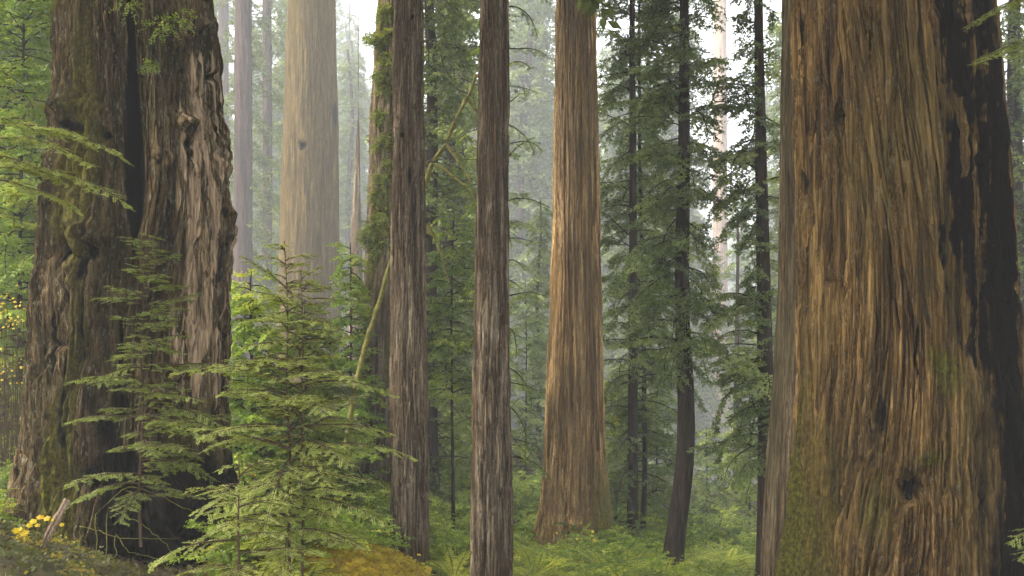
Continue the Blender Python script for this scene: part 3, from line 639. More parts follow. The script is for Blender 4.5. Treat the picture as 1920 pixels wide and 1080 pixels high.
# ------------------------------------------------------------------ general tree maker (built once, then copied where many)
def tree_parts(seed, H, r0, nb, z0, Lf, el, droop, sl, step, needle, jit, curve=None, sub=True, azf=None, z1=0.98, limb_r=0.022, sides=12, bias=None):
    rng = np.random.default_rng(seed)
    n = 40; zz = np.linspace(-0.6, H, n)
    cx = curve(zz) if curve else 0.10*np.sin(zz*0.35+seed)*zz/10
    P = np.stack([cx, 0.05*np.cos(zz*0.4+seed)*zz/10, zz], -1)
    R = r0*(1-0.75*np.clip(zz/H, 0, 1))*(1+0.35*np.exp(-np.clip(zz, 0, 99)/0.5))
    Vt, Qt = tubes([(P, R)], sides)
    rn = (rng.random(len(Vt))-0.5)[:, None]*0.10*np.repeat(R, sides)[:, None]
    cen = np.repeat(P, sides, 0); Vt = cen+(Vt-cen)*(1+rn/np.maximum(np.repeat(R, sides)[:, None], .01))
    segs = []; lim = []
    for k in range(nb):
        f = (k+rng.random()*0.9)/nb; z = H*(z0+(z1-z0)*f); L = Lf(f)*(0.65+0.7*rng.random())
        az = k*2.39996+rng.normal(0, 0.5)
        if azf: az = azf(az, rng)
        elif bias and math.sin(az) < -0.3 and rng.random() < bias: az = -az
        p = [np.interp(z, zz, P[:, 0]), np.interp(z, zz, P[:, 1]), z]
        pts = branch_curve(p, az, el+rng.normal(0, 0.30), L, droop*(0.5+0.9*rng.random()), 8, 0.16, rng)
        lim.append((pts, np.linspace(limb_r*(0.5+0.5*L/Lf(0)), 0.006, 8)))
        add_spray(pts, sl*(0.6+0.5*rng.random()), step, rng, segs, None, sub=sub, sag=0.35, start=0.15)
    # light and dark clumps: neighbouring shoots share a tone
    P0 = np.array([s[0] for s in segs])
    tone = np.clip(0.42+0.9*perlin(P0[:, 0]*0.9+P0[:, 2]*0.7+40, P0[:, 1]*0.9-P0[:, 2]*0.5+40, 0, seed)+rng.normal(0, 0.15, len(segs)), 0, 0.98)
    tm = np_mesh('tree_trunk', Vt, Qt, True, {'moss': np.zeros(len(Vt)), 'char': np.zeros(len(Vt))})
    fm = foliage_mesh('tree_foliage', segs, rng, *needle, jit=jit, tone=tone)
    lm = wood_mesh('tree_branches', lim, 5)
    return tm, lm, fm
def make_tree(name, label, loc, parts, bark, leaf, group=None, rz=0, cat='tree'):
    t = thing(name, label, cat, loc, group, rz)
    put('trunk', parts[0], M[bark], t); put('branches', parts[1], M[bark], t); put('foliage', parts[2], M[leaf], t)
    return t

# E..H: dark leafy trees right of the golden redwood
def curveX(pts, Y, px0):
    """pts (py, px) -> lateral offset function of height"""
    base = wx(px0, Y)
    def f(zz, bz):
        z = np.array([wz(p[0], Y) for p in pts])-bz; x = np.array([wx(p[1], Y) for p in pts])-base
        o = np.argsort(z); return np.interp(zz, z[o], x[o])
    return f
def dark_tree(label, pts, Y, seed, r0, nb, z0, Lf, leaf='tanoak', needle=(0.045, 0.10, 0.042), sl=0.62, step=0.12, droop=1.3, el=0.35, H=None, bark='bark_dark', azf=None, jit=0.55, name='tanoak_tree', group=None):
    px0 = pts[-1][1]; loc = at(px0, Y); H = H or (wz(-350, Y)-loc[2]); cf = curveX(pts, Y, px0)
    def cv(zz):
        c = cf(zz, loc[2]); k = np.ones(5)/5; return np.convolve(np.pad(c, 2, 'edge'), k, 'valid')
    pr = tree_parts(seed, H, r0, nb, z0, Lf, el, droop, sl, step, needle, jit, cv, azf=azf, bias=0.75)
    return make_tree(name, label, loc, pr, bark, leaf, group)
dark_tree('thin straight dark trunk clothed in grey-green drooping leaves, next right of the golden redwood', [(-300, 1184), (0, 1186), (540, 1187), (1080, 1186)], 29.0, 201, 0.17, 150, 0.12, lambda f: 2.1-0.7*f)
dark_tree('dark trunk curving left toward its foot, with leafy boughs on its upper half', [(-300, 1284), (0, 1284), (300, 1283), (500, 1278), (640, 1279), (760, 1288), (850, 1288), (940, 1277), (1010, 1264), (1080, 1258), (1200, 1256)], 24.0, 202, 0.25, 150, 0.30, lambda f: 1.7-0.6*f,
          azf=lambda a, rng: a if rng.random() < 0.55 else math.pi+rng.normal(0, 0.8))
dark_tree('very thin dark stem rising just right of a thicker straight dark trunk', [(-300, 1196), (300, 1200), (600, 1206), (900, 1210), (1080, 1200)], 30.0, 203, 0.085, 90, 0.08, lambda f: 1.5-0.5*f)
dark_tree('tall dark trunk with bushy boughs hugging the left of the enormous fluted redwood', [(-300, 1418), (0, 1421), (300, 1428), (600, 1434), (900, 1438), (1080, 1436)], 23.0, 204, 0.23, 130, 0.16, lambda f: 1.5 if (f < .27 or .40 < f < .60) else 0.5,
          azf=lambda a, rng: math.pi+rng.normal(0, 0.9) if rng.random() < 0.7 else a)
dark_tree('thin distant dark trunk standing between the pale misty redwood and the bushy dark tree', [(300, 1384), (600, 1382), (1080, 1380)], 52.0, 205, 0.22, 40, 0.15, lambda f: 1.3-0.8*f, needle=(0.08, 0.15, 0.06), H=16.0)
# two bare arching limbs that cross the leafy tree
# pale misty redwood far right
Yp = 135.0
locp = at(1350, Yp)
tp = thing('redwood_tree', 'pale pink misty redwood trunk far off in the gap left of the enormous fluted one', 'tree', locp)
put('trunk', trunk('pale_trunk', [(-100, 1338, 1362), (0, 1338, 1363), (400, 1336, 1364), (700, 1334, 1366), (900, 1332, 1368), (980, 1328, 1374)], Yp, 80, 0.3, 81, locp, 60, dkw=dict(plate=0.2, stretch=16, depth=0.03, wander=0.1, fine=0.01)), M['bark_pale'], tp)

# unseen high crowns added to the near redwoods to shade the ground and air
def shade_crown_parts(seed, R, h, nb):
    rng = np.random.default_rng(seed); segs = []; lim = []
    for k in range(nb):
        f = (k+rng.random())/nb; L = R*(1-0.55*f)*(0.6+0.6*rng.random()); az = k*2.39996+rng.normal(0, .4)
        pts = branch_curve([0, 0, f*h], az, 0.1+rng.normal(0, .15), L, 0.6, 8, 0.1, rng)
        lim.append((pts, np.linspace(0.07, 0.015, 8))); add_spray(pts, 1.3, 0.55, rng, segs, None, sub=True, sag=0.3, start=0.2)
    return wood_mesh('crown_branches', lim, 5), foliage_mesh('crown_foliage', segs, rng, 0.16, 0.42, 0.14, jit=0.5)
crowns = [shade_crown_parts(901+k, 6.5, 17, 105) for k in range(2)]
def add_shade_crown(t, z, v, s=1.0, dx=0.0):
    b = put('branches', crowns[v][0], M['bark_mist'], t, (dx, 0, z)); f = put('foliage', crowns[v][1], M['conifer'], t, (dx, 0, z))
    b.scale = f.scale = (s, s, s)
for (t_, z_, v_, s_) in [(gt, 17, 0, 1.7), (gl, 15, 1, 1.7), (tB, 18, 0, 1.1), (tC, 19, 1, 1.1), (tD, 27, 0, 1.1), (tM, 19, 1, 1.0), (tF, 15, 1, 1.3)]: add_shade_crown(t_, z_, v_, s_)
# three added unseen redwoods beside and behind the viewpoint, shading near ground and air
for (x, y, zc, v, sc_, lb) in [(-9.5, -1.5, 13, 0, 1.6, 'large redwood standing outside the frame, left of the viewpoint'), (9.0, 0.5, 13, 1, 1.6, 'large redwood standing outside the frame, right of the viewpoint'), (-15.0, 6.5, 16, 1, 1.6, 'large redwood outside the frame on the left slope')]:
    lo = (x, y, g1(x, y)); t = thing('redwood_tree', lb, 'tree', lo); zz = np.linspace(-.6, 36, 40)
    put('trunk', wood_mesh('plain_trunk', [(np.stack([0.1*np.sin(zz*.2), 0*zz, zz], -1), 0.9*(1-zz/60)+0.4*np.exp(-np.clip(zz, 0, 9)))], 40), M['bark_brown'], t)
    add_shade_crown(t, zc, v, sc_)
# trees behind C: hemlock whose boughs droop either side of the slender trunk
loc = at(938, 23.5)
make_tree('hemlock_tree', 'hemlock with drooping light green boughs showing on both sides of the slender reddish trunk', loc,
          tree_parts(211, 17, 0.10, 80, 0.14, lambda f: 1.25-0.4*f, 0.25, 1.1, 0.42, 0.12, (0.03, 0.055, 0.020), 0.3), 'bark_dark', 'shrub')

# mossy clumps growing on the mossy redwood: epiphyte fern mats, parts of the clad tree? they can be lifted off -> each a thing
def clump(name, label, c, r, n, seed, mat, nlen, nwid, group, cat='moss', sq=0.8, spacing=None):
    rng = np.random.default_rng(seed)
    segs = []
    for k in range(n):
        dd = unit(rng.normal(0, 1, 3)); dd[1] = -abs(dd[1])*0.8; dd = unit(dd)
        l = r*(0.5+0.6*rng.random()); p0 = dd*r*0.25*np.array([1, 1, sq]); p1 = dd*l*np.array([1, 0.8, sq])+np.array([0, 0, -0.35*l])
        segs.append((p0, p1, np.array([0, 0, 1.])+rng.normal(0, .3, 3)))
    me = foliage_mesh('clump', segs, rng, spacing or nwid*1.1, nlen, nwid, jit=0.45)
    o = put(name, me, M[mat], None, c); return tag(o, label, cat, group)
rg = np.random.default_rng(77)
k = 0
for (px, py, r) in [(725, 20, .35), (705, 75, .3), (728, 110, .35), (722, 165, .3), (716, 215, .35), (725, 260, .4), (722, 330, .35), (708, 365, .3), (700, 420, .4), (690, 440, .3), (722, 400, .35), (718, 455, .4), (730, 300, .3), (715, 140, .3), (735, 60, .3)]:
    Yc = YM-0.45
    clump('moss_clump', 'yellow-green moss tuft clinging to the half-hidden mossy redwood', (wx(px, Yc), Yc, wz(py, Yc)), r*1.2, 85, 300+k, 'moss_leaf', 0.07, 0.028, 'moss tufts on the mossy redwood')
    k += 1

for q, (px, py, r, lb) in enumerate([(300, 45, .34, 'leafy green sprig growing at the top of the black cleft in the twin trunk'), (345, 30, .26, 'leafy sprig on the knobbly burl at the top of the right twin stem'), (283, 118, .20, 'small leafy sprig just right of the black cleft, below the larger ones'), (240, 5, .3, 'mossy leafy tuft at the frame top on the left twin stem')]):
    clump('leafy_sprig', lb, (wx(px, 12.95), 12.95, wz(py, 12.95)), r*.9, 20, 340+q, 'moss_leaf' if q == 3 else 'shrub', 0.05, 0.02, None, 'sprig', spacing=0.035)
# leaning mossy pole with branches
YK = 22.5
def line3(pts, Y): return np.array([(wx(a, Y), Y+dy, wz(b_, Y)) for (a, b_, dy) in pts])
base = line3([(648, 850, 0), (660, 760, 0), (676, 685, 0), (692, 625, 0), (708, 580, 0), (724, 520, 0), (745, 455, 0), (766, 405, .1), (797, 345, .1), (808, 305, .1), (836, 268, .1), (853, 222, .1), (880, 175, .1), (892, 138, .1)], YK)
lo = (float(base[0][0]), YK, g1(float(base[0][0]), YK))
st = np.vstack([[base[0][0]-0.15, YK, lo[2]-0.2], base])
pole = thing('leaning_pole', 'mossy dead pole leaning diagonally behind the slender trunk, with bare forking side limbs', 'dead tree', lo)
off = np.array(lo)
def smooth_line(P, n):
    t = np.linspace(0, 1, len(P)); u = np.linspace(0, 1, n); return np.stack([np.interp(u, t, P[:, c]) for c in range(3)], -1)
def rough_tube(lines, sides, seed, amp=0.25):
    V, Q = tubes(lines, sides); r = np.random.default_rng(seed)
    return V+r.normal(0, 1, V.shape)*amp*0.02, Q
Pp = smooth_line(st-off, 60)
V, Qs = rough_tube([(Pp, np.linspace(0.070, 0.038, 60)*(1+0.15*np.sin(np.arange(60)*1.3)))], 8, 1); put('trunk', np_mesh('pole', V, Qs, True), M['moss_wood'], pole)
br = [[(818, 308, 0), (840, 325, -.1), (865, 345, -.2), (885, 362, -.3), (892, 380, -.3)], [(838, 272, 0), (852, 292, -.1), (868, 318, -.2), (884, 345, -.3)], [(876, 185, 0), (890, 205, 0), (905, 212, .1)],
      [(800, 420, 0), (815, 445, 0), (832, 490, 0), (842, 530, 0)], [(745, 460, 0), (790, 430, .2), (812, 440, .2)]]
V, Qs = rough_tube([(smooth_line(line3(b_, YK)-off, 16), np.linspace(0.045, 0.02, 16)) for b_ in br], 6, 2); put('branches', np_mesh('pole_branches', V, Qs, True), M['moss_wood'], pole)

# ------------------------------------------------------------------ background forest
def far_variant(seed, H=34, big=1.0):
    return tree_parts(seed, H, 0.34, 190, 0.05, lambda f: (3.6-2.3*f)*big, 0.25, 1.4, 1.0, 0.36, (0.13, 0.40, 0.10), 0.5, sub=True, sides=10, limb_r=0.04)
far = []
for k, (sd, H) in enumerate([(401, 34), (402, 30), (403, 38), (404, 32)]):
    pr = far_variant(sd, H); far.append(pr)
lab_far = 'misty grey-green conifer fading into the fog of the far hillside'
lab_mid = 'dull green conifer in thin mist behind the main trunks'
spots = []
rnd = random.Random(9)
tries = 0
spots = [(wx(px, Y), Y, 0) for (px, Y) in ((972, 118), (1020, 128), (985, 165), (662, 150), (1018, 190), (1310, 165), (1395, 172), (1452, 160), (612, 178), (690, 165), (640, 172), (1250, 140), (1200, 150), (990, 142), (1030, 150), (945, 150), (1165, 135), (1290, 178), (1425, 185), (520, 160), (470, 170), (955, 205), (1000, 240), (1130, 150), (665, 190), (640, 230), (1300, 290), (1350, 310), (1400, 275), (1440, 300), (1375, 330))]
while len(spots) < 185 and tries < 5000:
    tries += 1
    Y = 100+235*rnd.random()**1.1; px = rnd.uniform(-150, 2070); x = wx(px, Y)
    if 1285 < px < 1470 and (Y < 250 or rnd.random() < .5): continue
    if 590 < px < 700 and Y < 170: continue
    if 395 < px < 530 and Y < 150: continue
    if all((x-a)**2+(Y-b)**2 > 8.0**2 for a, b, _ in spots): spots.append((x, Y, 0))
protos = []
for k, (x, Y, _) in enumerate(spots):
    v = k % 4; s = rnd.uniform(1.35, 2.0); rz = rnd.uniform(0, 6.28); z = g1(x, Y)-0.5
    if k < 4:
        t = make_tree('conifer_tree', lab_far, (x, Y, z), far[v], 'bark_mist', 'conifer', 'conifers on the far misty hillside', rz); t.scale = (s, s, s); protos.append(t)
    else: copy_thing(protos[v], lab_far, (x, Y, z), rz, s, (rnd.gauss(0, .02), rnd.gauss(0, .02)))
# mid background trees, each where a trunk or crown shows
mid = [tree_parts(sd, 30, 0.36, 200, 0.05, lambda f: 3.0-1.6*f, 0.15, 1.3, 0.85, 0.26, (0.10, 0.22, 0.085), 0.5, sides=14, limb_r=0.035) for sd in (411, 412, 413)]
mp = []
midspots = [
            (806, 31, .8, 'dark shaded conifer whose trunk peers out right behind the purplish slender trunk'), (838, 38, 1.0, 'shaded conifer midway between the two slender trunks'), (865, 45, .8, 'misty conifer just left of the pale-streaked slender trunk'),
            (655, 110, 1.3, 'misty conifer behind the pointed snag'), (1000, 130, 1.5, 'misty conifer in the gap left of the golden redwood'), (1010, 48, .45, 'short conifer low in the gap left of the golden redwood'),
            (1150, 84, .75, 'short green conifer behind the right edge of the golden redwood'), (1235, 92, .85, 'green conifer between the thin straight and the curving dark trunks'),
            (1905, 34, 1.0, 'brown-trunked conifer at the right frame edge behind the charred flank'), (60, 40, 1.1, 'conifer behind the bright green foliage at the left edge'), (15, 34, .9, 'leftmost conifer trunk at the frame edge'), (560, 95, 1.5, 'misty conifer hidden behind the pale olive trunk'), (1480, 52, .9, 'misty conifer behind the grey-pink strip of trunk')]
for k, (px, Y, s, lb) in enumerate(midspots):
    x = wx(px, Y); z = g1(x, Y); rz = rnd.uniform(0, 6.28)
    if k < 3:
        t = make_tree('conifer_tree', lb.replace('’', "'"), (x, Y, z), mid[k], 'bark_mist', 'conifer', None, rz); t.scale = (s, s, s); mp.append(t)
    else: copy_thing(mp[k % 3], lb.replace('’', "'"), (x, Y, z), rz, s, (0, 0))
for (px, Y, w_, sd, lb) in [(456, 70, 36, 421, 'broad purple-grey trunk in the mist just right of the dark twin-stemmed redwood'), (501, 80, 19, 422, 'thinner misty trunk just right of a broad purple-grey one'), (419, 98, 22, 423, 'faint lilac trunk fading in mist close against the dark twin trunk')]:
    t, lo = simple_tree('redwood_tree', lb, px, Y, [(-100, px-w_*.45, px+w_*.45), (400, px-w_*.5, px+w_*.5), (700, px-w_*.55, px+w_*.55)], 60, 0.25, sd, 'bark_mist', dict(plate=0.2, stretch=14, depth=0.04, wander=0.1, fine=0.01), ztop=50)
    pr = tree_parts(sd, 42, 0.1, 95, 0.10, lambda f: 5.0-2.0*f, 0.1, 1.1, 0.9, 0.30, (0.13, 0.30, 0.10), 0.5, bias=0.9)
    put('branches', pr[1], M['bark_mist'], t); put('foliage', pr[2], M['conifer'], t)
# bright leafy small trees: left edge, and lime crown beside the snag
def bush_tree(label, px, Y, seed, H, Lf, leaf, nb=70, z0=0.08, needle=(0.04, 0.095, 0.042), sl=0.5, step=0.12, rr=0.05, name='small_tree'):
    loc = at(px, Y)
    return make_tree(name, label, loc, tree_parts(seed, H, rr, nb, z0, Lf, 0.35, 0.9, sl, step, needle, 0.4), 'bark_dark', leaf)
bush_tree('bright lime-green young tree filling the view left of the dark twin trunk', 38, 22.0, 501, 12.0, lambda f: 2.1-1.1*f, 'lime', 230)
bush_tree('tall bright green tree at the left frame edge, taller than the lime one beside it', -20, 25.0, 502, 15.0, lambda f: 2.4-1.1*f, 'shrub', 220)
bush_tree('bushy lime-green sapling at the foot of the pointed snag', 655, 24.0, 503, wz(455, 24)-at(655, 24)[2], lambda f: 0.3+0.9*(1-f), 'lime', 110)
bush_tree('lime-green bushy young tree behind the two-stemmed sapling', 470, 19.0, 504, wz(520, 19)-at(470, 19)[2], lambda f: 0.4+1.0*(1-f), 'lime', 120)
bush_tree('green bushy young tree in front of the pale olive trunk foot', 575, 20.0, 505, wz(560, 20)-at(575, 20)[2], lambda f: 0.4+1.1*(1-f), 'shrub', 120)
bush_tree('spreading light green young tree showing between the two slender trunks at mid height', 850, 26.0, 506, wz(400, 26)-at(850, 26)[2], lambda f: 0.6+0.8*(1-f), 'shrub', 60, 0.45)

bush_tree('leafy young tree just right of the golden redwood foot, before the thin dark stems', 1155, 31.0, 507, wz(690, 31)-at(1155, 31)[2], lambda f: 0.5+1.0*(1-f), 'shrub', 90)
bush_tree('leafy young tree between the very thin dark stem and the curving dark trunk', 1232, 33.0, 508, wz(600, 33)-at(1232, 33)[2], lambda f: 0.5+0.9*(1-f), 'tanoak', 90)
bush_tree('misty leafy young tree low in the gap left of the golden redwood', 985, 44.0, 509, wz(520, 44)-at(985, 44)[2], lambda f: 0.8+1.3*(1-f), 'tanoak', 100)
bush_tree('leafy young tree under the bushy dark tree, right of the thin distant dark trunk', 1405, 38.0, 510, wz(640, 38)-at(1405, 38)[2], lambda f: 0.5+0.8*(1-f), 'shrub', 70)
bush_tree('small leafy young tree low in the misty gap left of the thin distant dark trunk', 1325, 46.0, 511, wz(800, 46)-at(1325, 46)[2], lambda f: 0.6+0.9*(1-f), 'shrub', 60)
bush_tree('leafy grey-green young tree low between the two slender trunks', 825, 34.0, 512, wz(600, 34)-at(825, 34)[2], lambda f: 0.5+0.9*(1-f), 'tanoak', 70)

# ------------------------------------------------------------------ undergrowth
def fern_mesh(seed, nf=16, L=0.75):
    rng = np.random.default_rng(seed); segs = []; st = []
    for k in range(nf):
        az = 2*math.pi*k/nf+rng.normal(0, .2); pts = branch_curve([0, 0, 0], az, 1.15+rng.normal(0, .12), L*(0.75+0.5*rng.random()), 1.6, 9, 0.04, rng)
        st.append((pts, np.linspace(0.006, 0.002, 9)))
        for q in range(1, 8): segs.append((pts[q], pts[q+1], np.array([0, 0, 1.])))
    P0 = np.array([s[0] for s in segs]); P1 = np.array([s[1] for s in segs]); UP = np.array([s[2] for s in segs])
    tone = np.repeat(rng.random(nf)*0.9, 7)
    Vs = []; Ts = []
    for a in range(7):
        mk = np.arange(a, len(segs), 7); ln = 0.11*math.sin(math.pi*(0.16+0.80*(a+0.5)/7))*L/0.75+0.01
        V, T = needles(P0[mk], P1[mk], UP[mk], rng, 0.022, ln, 0.022, 0.10, 0.25, tone[mk]); Vs.append(V); Ts.append(T)
    V = np.concatenate(Vs); T = np.concatenate(Ts)
    return wood_mesh('fern_stalks', st, 4), np_mesh('fern_fronds', V, quads_of(V), False, {'tone': T})
fv = [fern_mesh(600+k, 14+2*k, 0.7+0.08*k) for k in range(4)]
fp = []
lab_f = 'bright green arching fern among the undergrowth on the slope'
fs = []
zones = [(800, 890, 19, 30, 22), (960, 1030, 19, 29, 22), (1130, 1260, 21, 29, 34), (1030, 1180, 19.5, 25.5, 26), (1280, 1430, 20, 30, 30), (440, 690, 11.5, 19, 40), (800, 1000, 28, 40, 20), (-60, 60, 12.5, 24, 14), (1240, 1440, 30, 55, 16), (600, 760, 20, 32, 14)]
for (a, b_, y0, y1, n) in zones:
    m = 0; tr = 0
    while m < n and tr < n*30:
        tr += 1
        Y = rnd.uniform(y0, y1); px = rnd.uniform(a, b_); x = wx(px, Y); z = g1(x, Y); _, py = proj(x, Y, z+0.5)
        if py > 1120 or (600 < px < 740 and 10.5 < Y < 14.8): continue
        if all((x-c[0])**2+(Y-c[1])**2 > 0.45**2 for c in fs): fs.append((x, Y, z)); m += 1
for k, (x, Y, z) in enumerate(fs):
    v = k % 4; s = rnd.uniform(0.7, 1.25)
    if k < 4:
        t = thing('fern', lab_f, 'fern', (x, Y, z), 'ferns on the forest floor', rnd.uniform(0, 6)); put('stalks', fv[v][0], M['twig'], t); put('fronds', fv[v][1], M['fern'], t); fp.append(t)
    else: copy_thing(fp[v], lab_f, (x, Y, z), rnd.uniform(0, 6.28), s, (rnd.gauss(0, .12), rnd.gauss(0, .12)))

def shrub_mesh(seed, n=26, H=1.5, W=1.0, needle=(0.035, 0.065, 0.034), jit=0.5):
    rng = np.random.default_rng(seed); segs = []; st = []
    for k in range(n):
        az = rng.random()*6.28; pts = branch_curve([0, 0, 0], az, 1.35-0.5*rng.random(), H*(0.6+0.6*rng.random()), 1.0*W, 8, 0.14, rng)
        st.append((pts, np.linspace(0.010, 0.003, 8))); add_spray(pts, 0.30*H, 0.16, rng, segs, None, start=0.3, sag=0.2)
    P0 = np.array([s[0] for s in segs]); tone = np.clip(0.4+0.8*perlin(P0[:, 0]*2+9, P0[:, 2]*2+9, 0, seed)+rng.normal(0, .15, len(segs)), 0, 1)
    return wood_mesh('shrub_stems', st, 4), foliage_mesh('shrub_leaves', segs, rng, *needle, jit=jit, tone=tone)
sv = [shrub_mesh(700+k) for k in range(3)]
def scatter_shrubs(label, group, leaf, zones, smin, smax, name='shrub', mind=0.8):
    protos = []; pl = []
    for (a, b_, y0, y1, n) in zones:
        m = 0; tr = 0
        while m < n and tr < n*30:
            tr += 1; Y = rnd.uniform(y0, y1); px = rnd.uniform(a, b_); x = wx(px, Y)
            if all((x-c[0])**2+(Y-c[1])**2 > mind**2 for c in pl): pl.append((x, Y)); m += 1
    for k, (x, Y) in enumerate(pl):
        z = g1(x, Y)-0.05; v = k % 3; s = rnd.uniform(smin, smax)
        if len(protos) < 3:
            t = thing(name, label, 'shrub', (x, Y, z), group, rnd.uniform(0, 6))
            lm = sv[v][1].copy(); lm.materials.clear()
            put('stems', sv[v][0], M['twig'], t); put('leaves', lm, M[leaf], t); t.scale = (s, s, s); protos.append(t)
        else: copy_thing(protos[v], label, (x, Y, z), rnd.uniform(0, 6.28), s, (rnd.gauss(0, .08), rnd.gauss(0, .08)))
scatter_shrubs('dark green leafy shrub in the shaded undergrowth', 'dark green shrubs of the undergrowth', 'shrub',
    [(1130, 1260, 27, 33, 14), (960, 1030, 31, 42, 8), (800, 890, 27, 44, 12), (1290, 1440, 31, 60, 18), (430, 700, 20, 34, 18), (-80, 60, 15, 30, 8), (1140, 1290, 33, 50, 14)], 0.6, 1.3)
scatter_shrubs('brown twiggy shrub on the far bank', 'brown shrubs on the far bank', 'shrub_brown',
    [(790, 890, 40, 60, 16), (960, 1040, 44, 64, 10), (1150, 1430, 48, 78, 26), (600, 740, 36, 60, 12)], 0.8, 1.7, 'brown_shrub', 1.2)
scatter_shrubs('lime-green leafy shrub in the brighter undergrowth', 'lime-green shrubs of the undergrowth', 'lime',
    [(430, 560, 13, 20, 7), (620, 690, 15, 24, 5), (1130, 1260, 24, 30, 9), (1290, 1420, 26, 36, 7), (-60, 50, 13.5, 18, 6), (960, 1030, 26, 40, 7), (800, 885, 23, 36, 6), (1000, 1200, 20.5, 26, 11), (810, 870, 21, 24, 3), (1290, 1420, 20, 26, 5)], 0.45, 0.95)

# moss mound with yellow-orange moss
loc = at(668, 13.2)
n_u, n_v = 90, 50; Vm = []
uu = np.linspace(-1, 1, n_u); vv = np.linspace(-1, 1, n_v); UU, VV = np.meshgrid(uu, vv)
hh = np.sqrt(np.clip(1-UU**2-VV**2, 0, 1)); pX = UU*0.95; pY = VV*0.8
Zm = hh*0.30+0.05*perlin(UU*6+9, VV*5+9, 0, 8)*hh+0.025*perlin(UU*22+9, VV*18+9, 0, 9)*hh-0.05-0.14*UU
i = np.arange(n_v-1)[:, None]*n_u; j = np.arange(n_u-1)[None, :]
Qm = np.stack([i+j, i+j+1, i+n_u+j+1, i+n_u+j], -1).reshape(-1, 4)
mm = plain_mat('orange_moss', (0.13, 0.075, 0.010), (0.46, 0.34, 0.03), 11, bump=1.0)
o = put('moss_mound', np_mesh('moss_mound', np.stack([pX, pY, Zm], -1).reshape(-1, 3), Qm, True), mm, None, loc)
mound = o; tag(o, 'low mound of golden-yellow moss beneath the two-stemmed young conifer', 'moss mound')

rng = np.random.default_rng(55); n = 2600; a_ = rng.uniform(-1, 1, n); b_ = rng.uniform(-1, 1, n); kk = a_**2+b_**2 < .95; a_, b_ = a_[kk], b_[kk]; n = len(a_)
P0 = np.stack([a_*.95, b_*.8, np.sqrt(1-a_**2-b_**2)*.30-0.05-.14*a_], -1); P1 = P0+unit(rng.normal(0, 1, (n, 3))+np.array([0, -.3, .8]))*0.05
V, T = needles(P0, P1, np.tile([0, 0, 1.], (n, 1)), rng, 0.012, 0.030, 0.010, 0.5, 0.5, np.clip(0.5+perlin(a_*5+9, b_*5+9, 0, 4)+rng.normal(0, .2, n), 0, 1))
put('moss_shoots', np_mesh('moss_shoots', V, quads_of(V), False, {'tone': T}), leaf_mat('golden_moss_shoots', (0.16, 0.11, 0.012), (0.42, 0.32, 0.03), (0.30, 0.33, 0.04)), mound)
# ground cover: small leaves and litter over the floor in view, nobody could count it
rng = np.random.default_rng(900)
n = 90000
Yc = 9+rng.random(n)**0.8*42; pxc = rng.uniform(-80, 2000, n); xc = wx(pxc, Yc); zc = gz(xc, Yc)
pyc = HY-(zc-CAMZ)/Yc*FPX; keep = pyc < 1130; xc, Yc, zc = xc[keep], Yc[keep], zc[keep]; n = len(xc)
P0 = np.stack([xc, Yc, zc+0.01], -1); dd = unit(np.stack([rng.normal(0, 1, n), rng.normal(0, 1, n), rng.random(n)*1.4], -1)); P1 = P0+dd*(0.05+0.10*rng.random((n, 1)))
tone = np.clip(0.5+0.9*perlin(xc*0.8+70, Yc*0.8+70, 0, 31)+rng.normal(0, .2, n), 0, 1)
V, T = needles(P0, P1, np.tile([0, 0, 1.], (n, 1)), rng, 0.06, 0.07, 0.035, 0.5, 0.5, tone)
o = put('ground_cover', np_mesh('ground_cover', V, quads_of(V), False, {'tone': T}), M['litter']); o['kind'] = 'stuff'
tag(o, 'low leaves, moss and brown litter covering the sloping forest floor', 'ground cover')

# yellow-leaved plant and splintered wood, bottom left
def leaf_discs(name, label, cat, spots, rad, seed, mat, base, group=None, stalk=True):
    rng = np.random.default_rng(seed); t = thing(name, label, cat, base, group); V = []; Q = []; ln = []
    for (p, r) in spots:
        r = r*0.82
        p = np.array(p)-np.array(base); nrm = unit(np.array([rng.normal(0, .35), -0.9, 0.75+rng.normal(0, .3)])); a = unit(np.cross(nrm, [0, 0, 1])); b_ = np.cross(nrm, a)
        c0 = len(V); V.append(p+nrm*0.01)
        for q in range(10):
            an = q*math.pi/5; rr = r*(0.78+0.3*math.cos(2.5*an)**2)*(1+rng.normal(0, .06)); V.append(p+a*math.cos(an)*rr+b_*math.sin(an)*rr*0.85)
        for q in range(0, 10, 2): Q.append((c0, c0+1+q, c0+1+(q+1) % 10, c0+1+(q+2) % 10))
        ln.append((np.array([[p[0]*0.3, p[1]+.05, -0.05], [p[0]*0.8, p[1]+.04, p[2]*0.6], p]), [0.004, 0.003, 0.002]))
    T = np.repeat(rng.random(len(spots)), 11)
    put('stalks', wood_mesh('stalks', ln, 4), M['twig'], t); put('leaves', np_mesh('leaves', V, Q, False, {'tone': T}), M[mat], t)
rng = np.random.default_rng(12); Yy = 10.6
sp = [((wx(px, Yy+dy), Yy+dy, wz(py, Yy+dy)), r) for (px, py, r, dy) in [(30, 995, .05, 0), (45, 1000, .065, 0), (50, 1010, .06, .05), (62, 978, .05, 0), (75, 970, .05, .1), (88, 972, .055, 0), (55, 985, .045, .1), (26, 1018, .05, 0), (38, 992, .04, 0),
     (8, 1030, .04, 0), (28, 1034, .04, 0), (116, 984, .035, 0), (70, 985, .04, .05), (35, 1008, .04, 0), (98, 975, .03, 0), (4, 1012, .03, 0)]]
b0 = at(60, Yy)
leaf_discs('yellow_plant', 'plant with round bright yellow autumn leaves beside the splintered wood', 'plant', sp, .05, 13, 'yellow', b0)
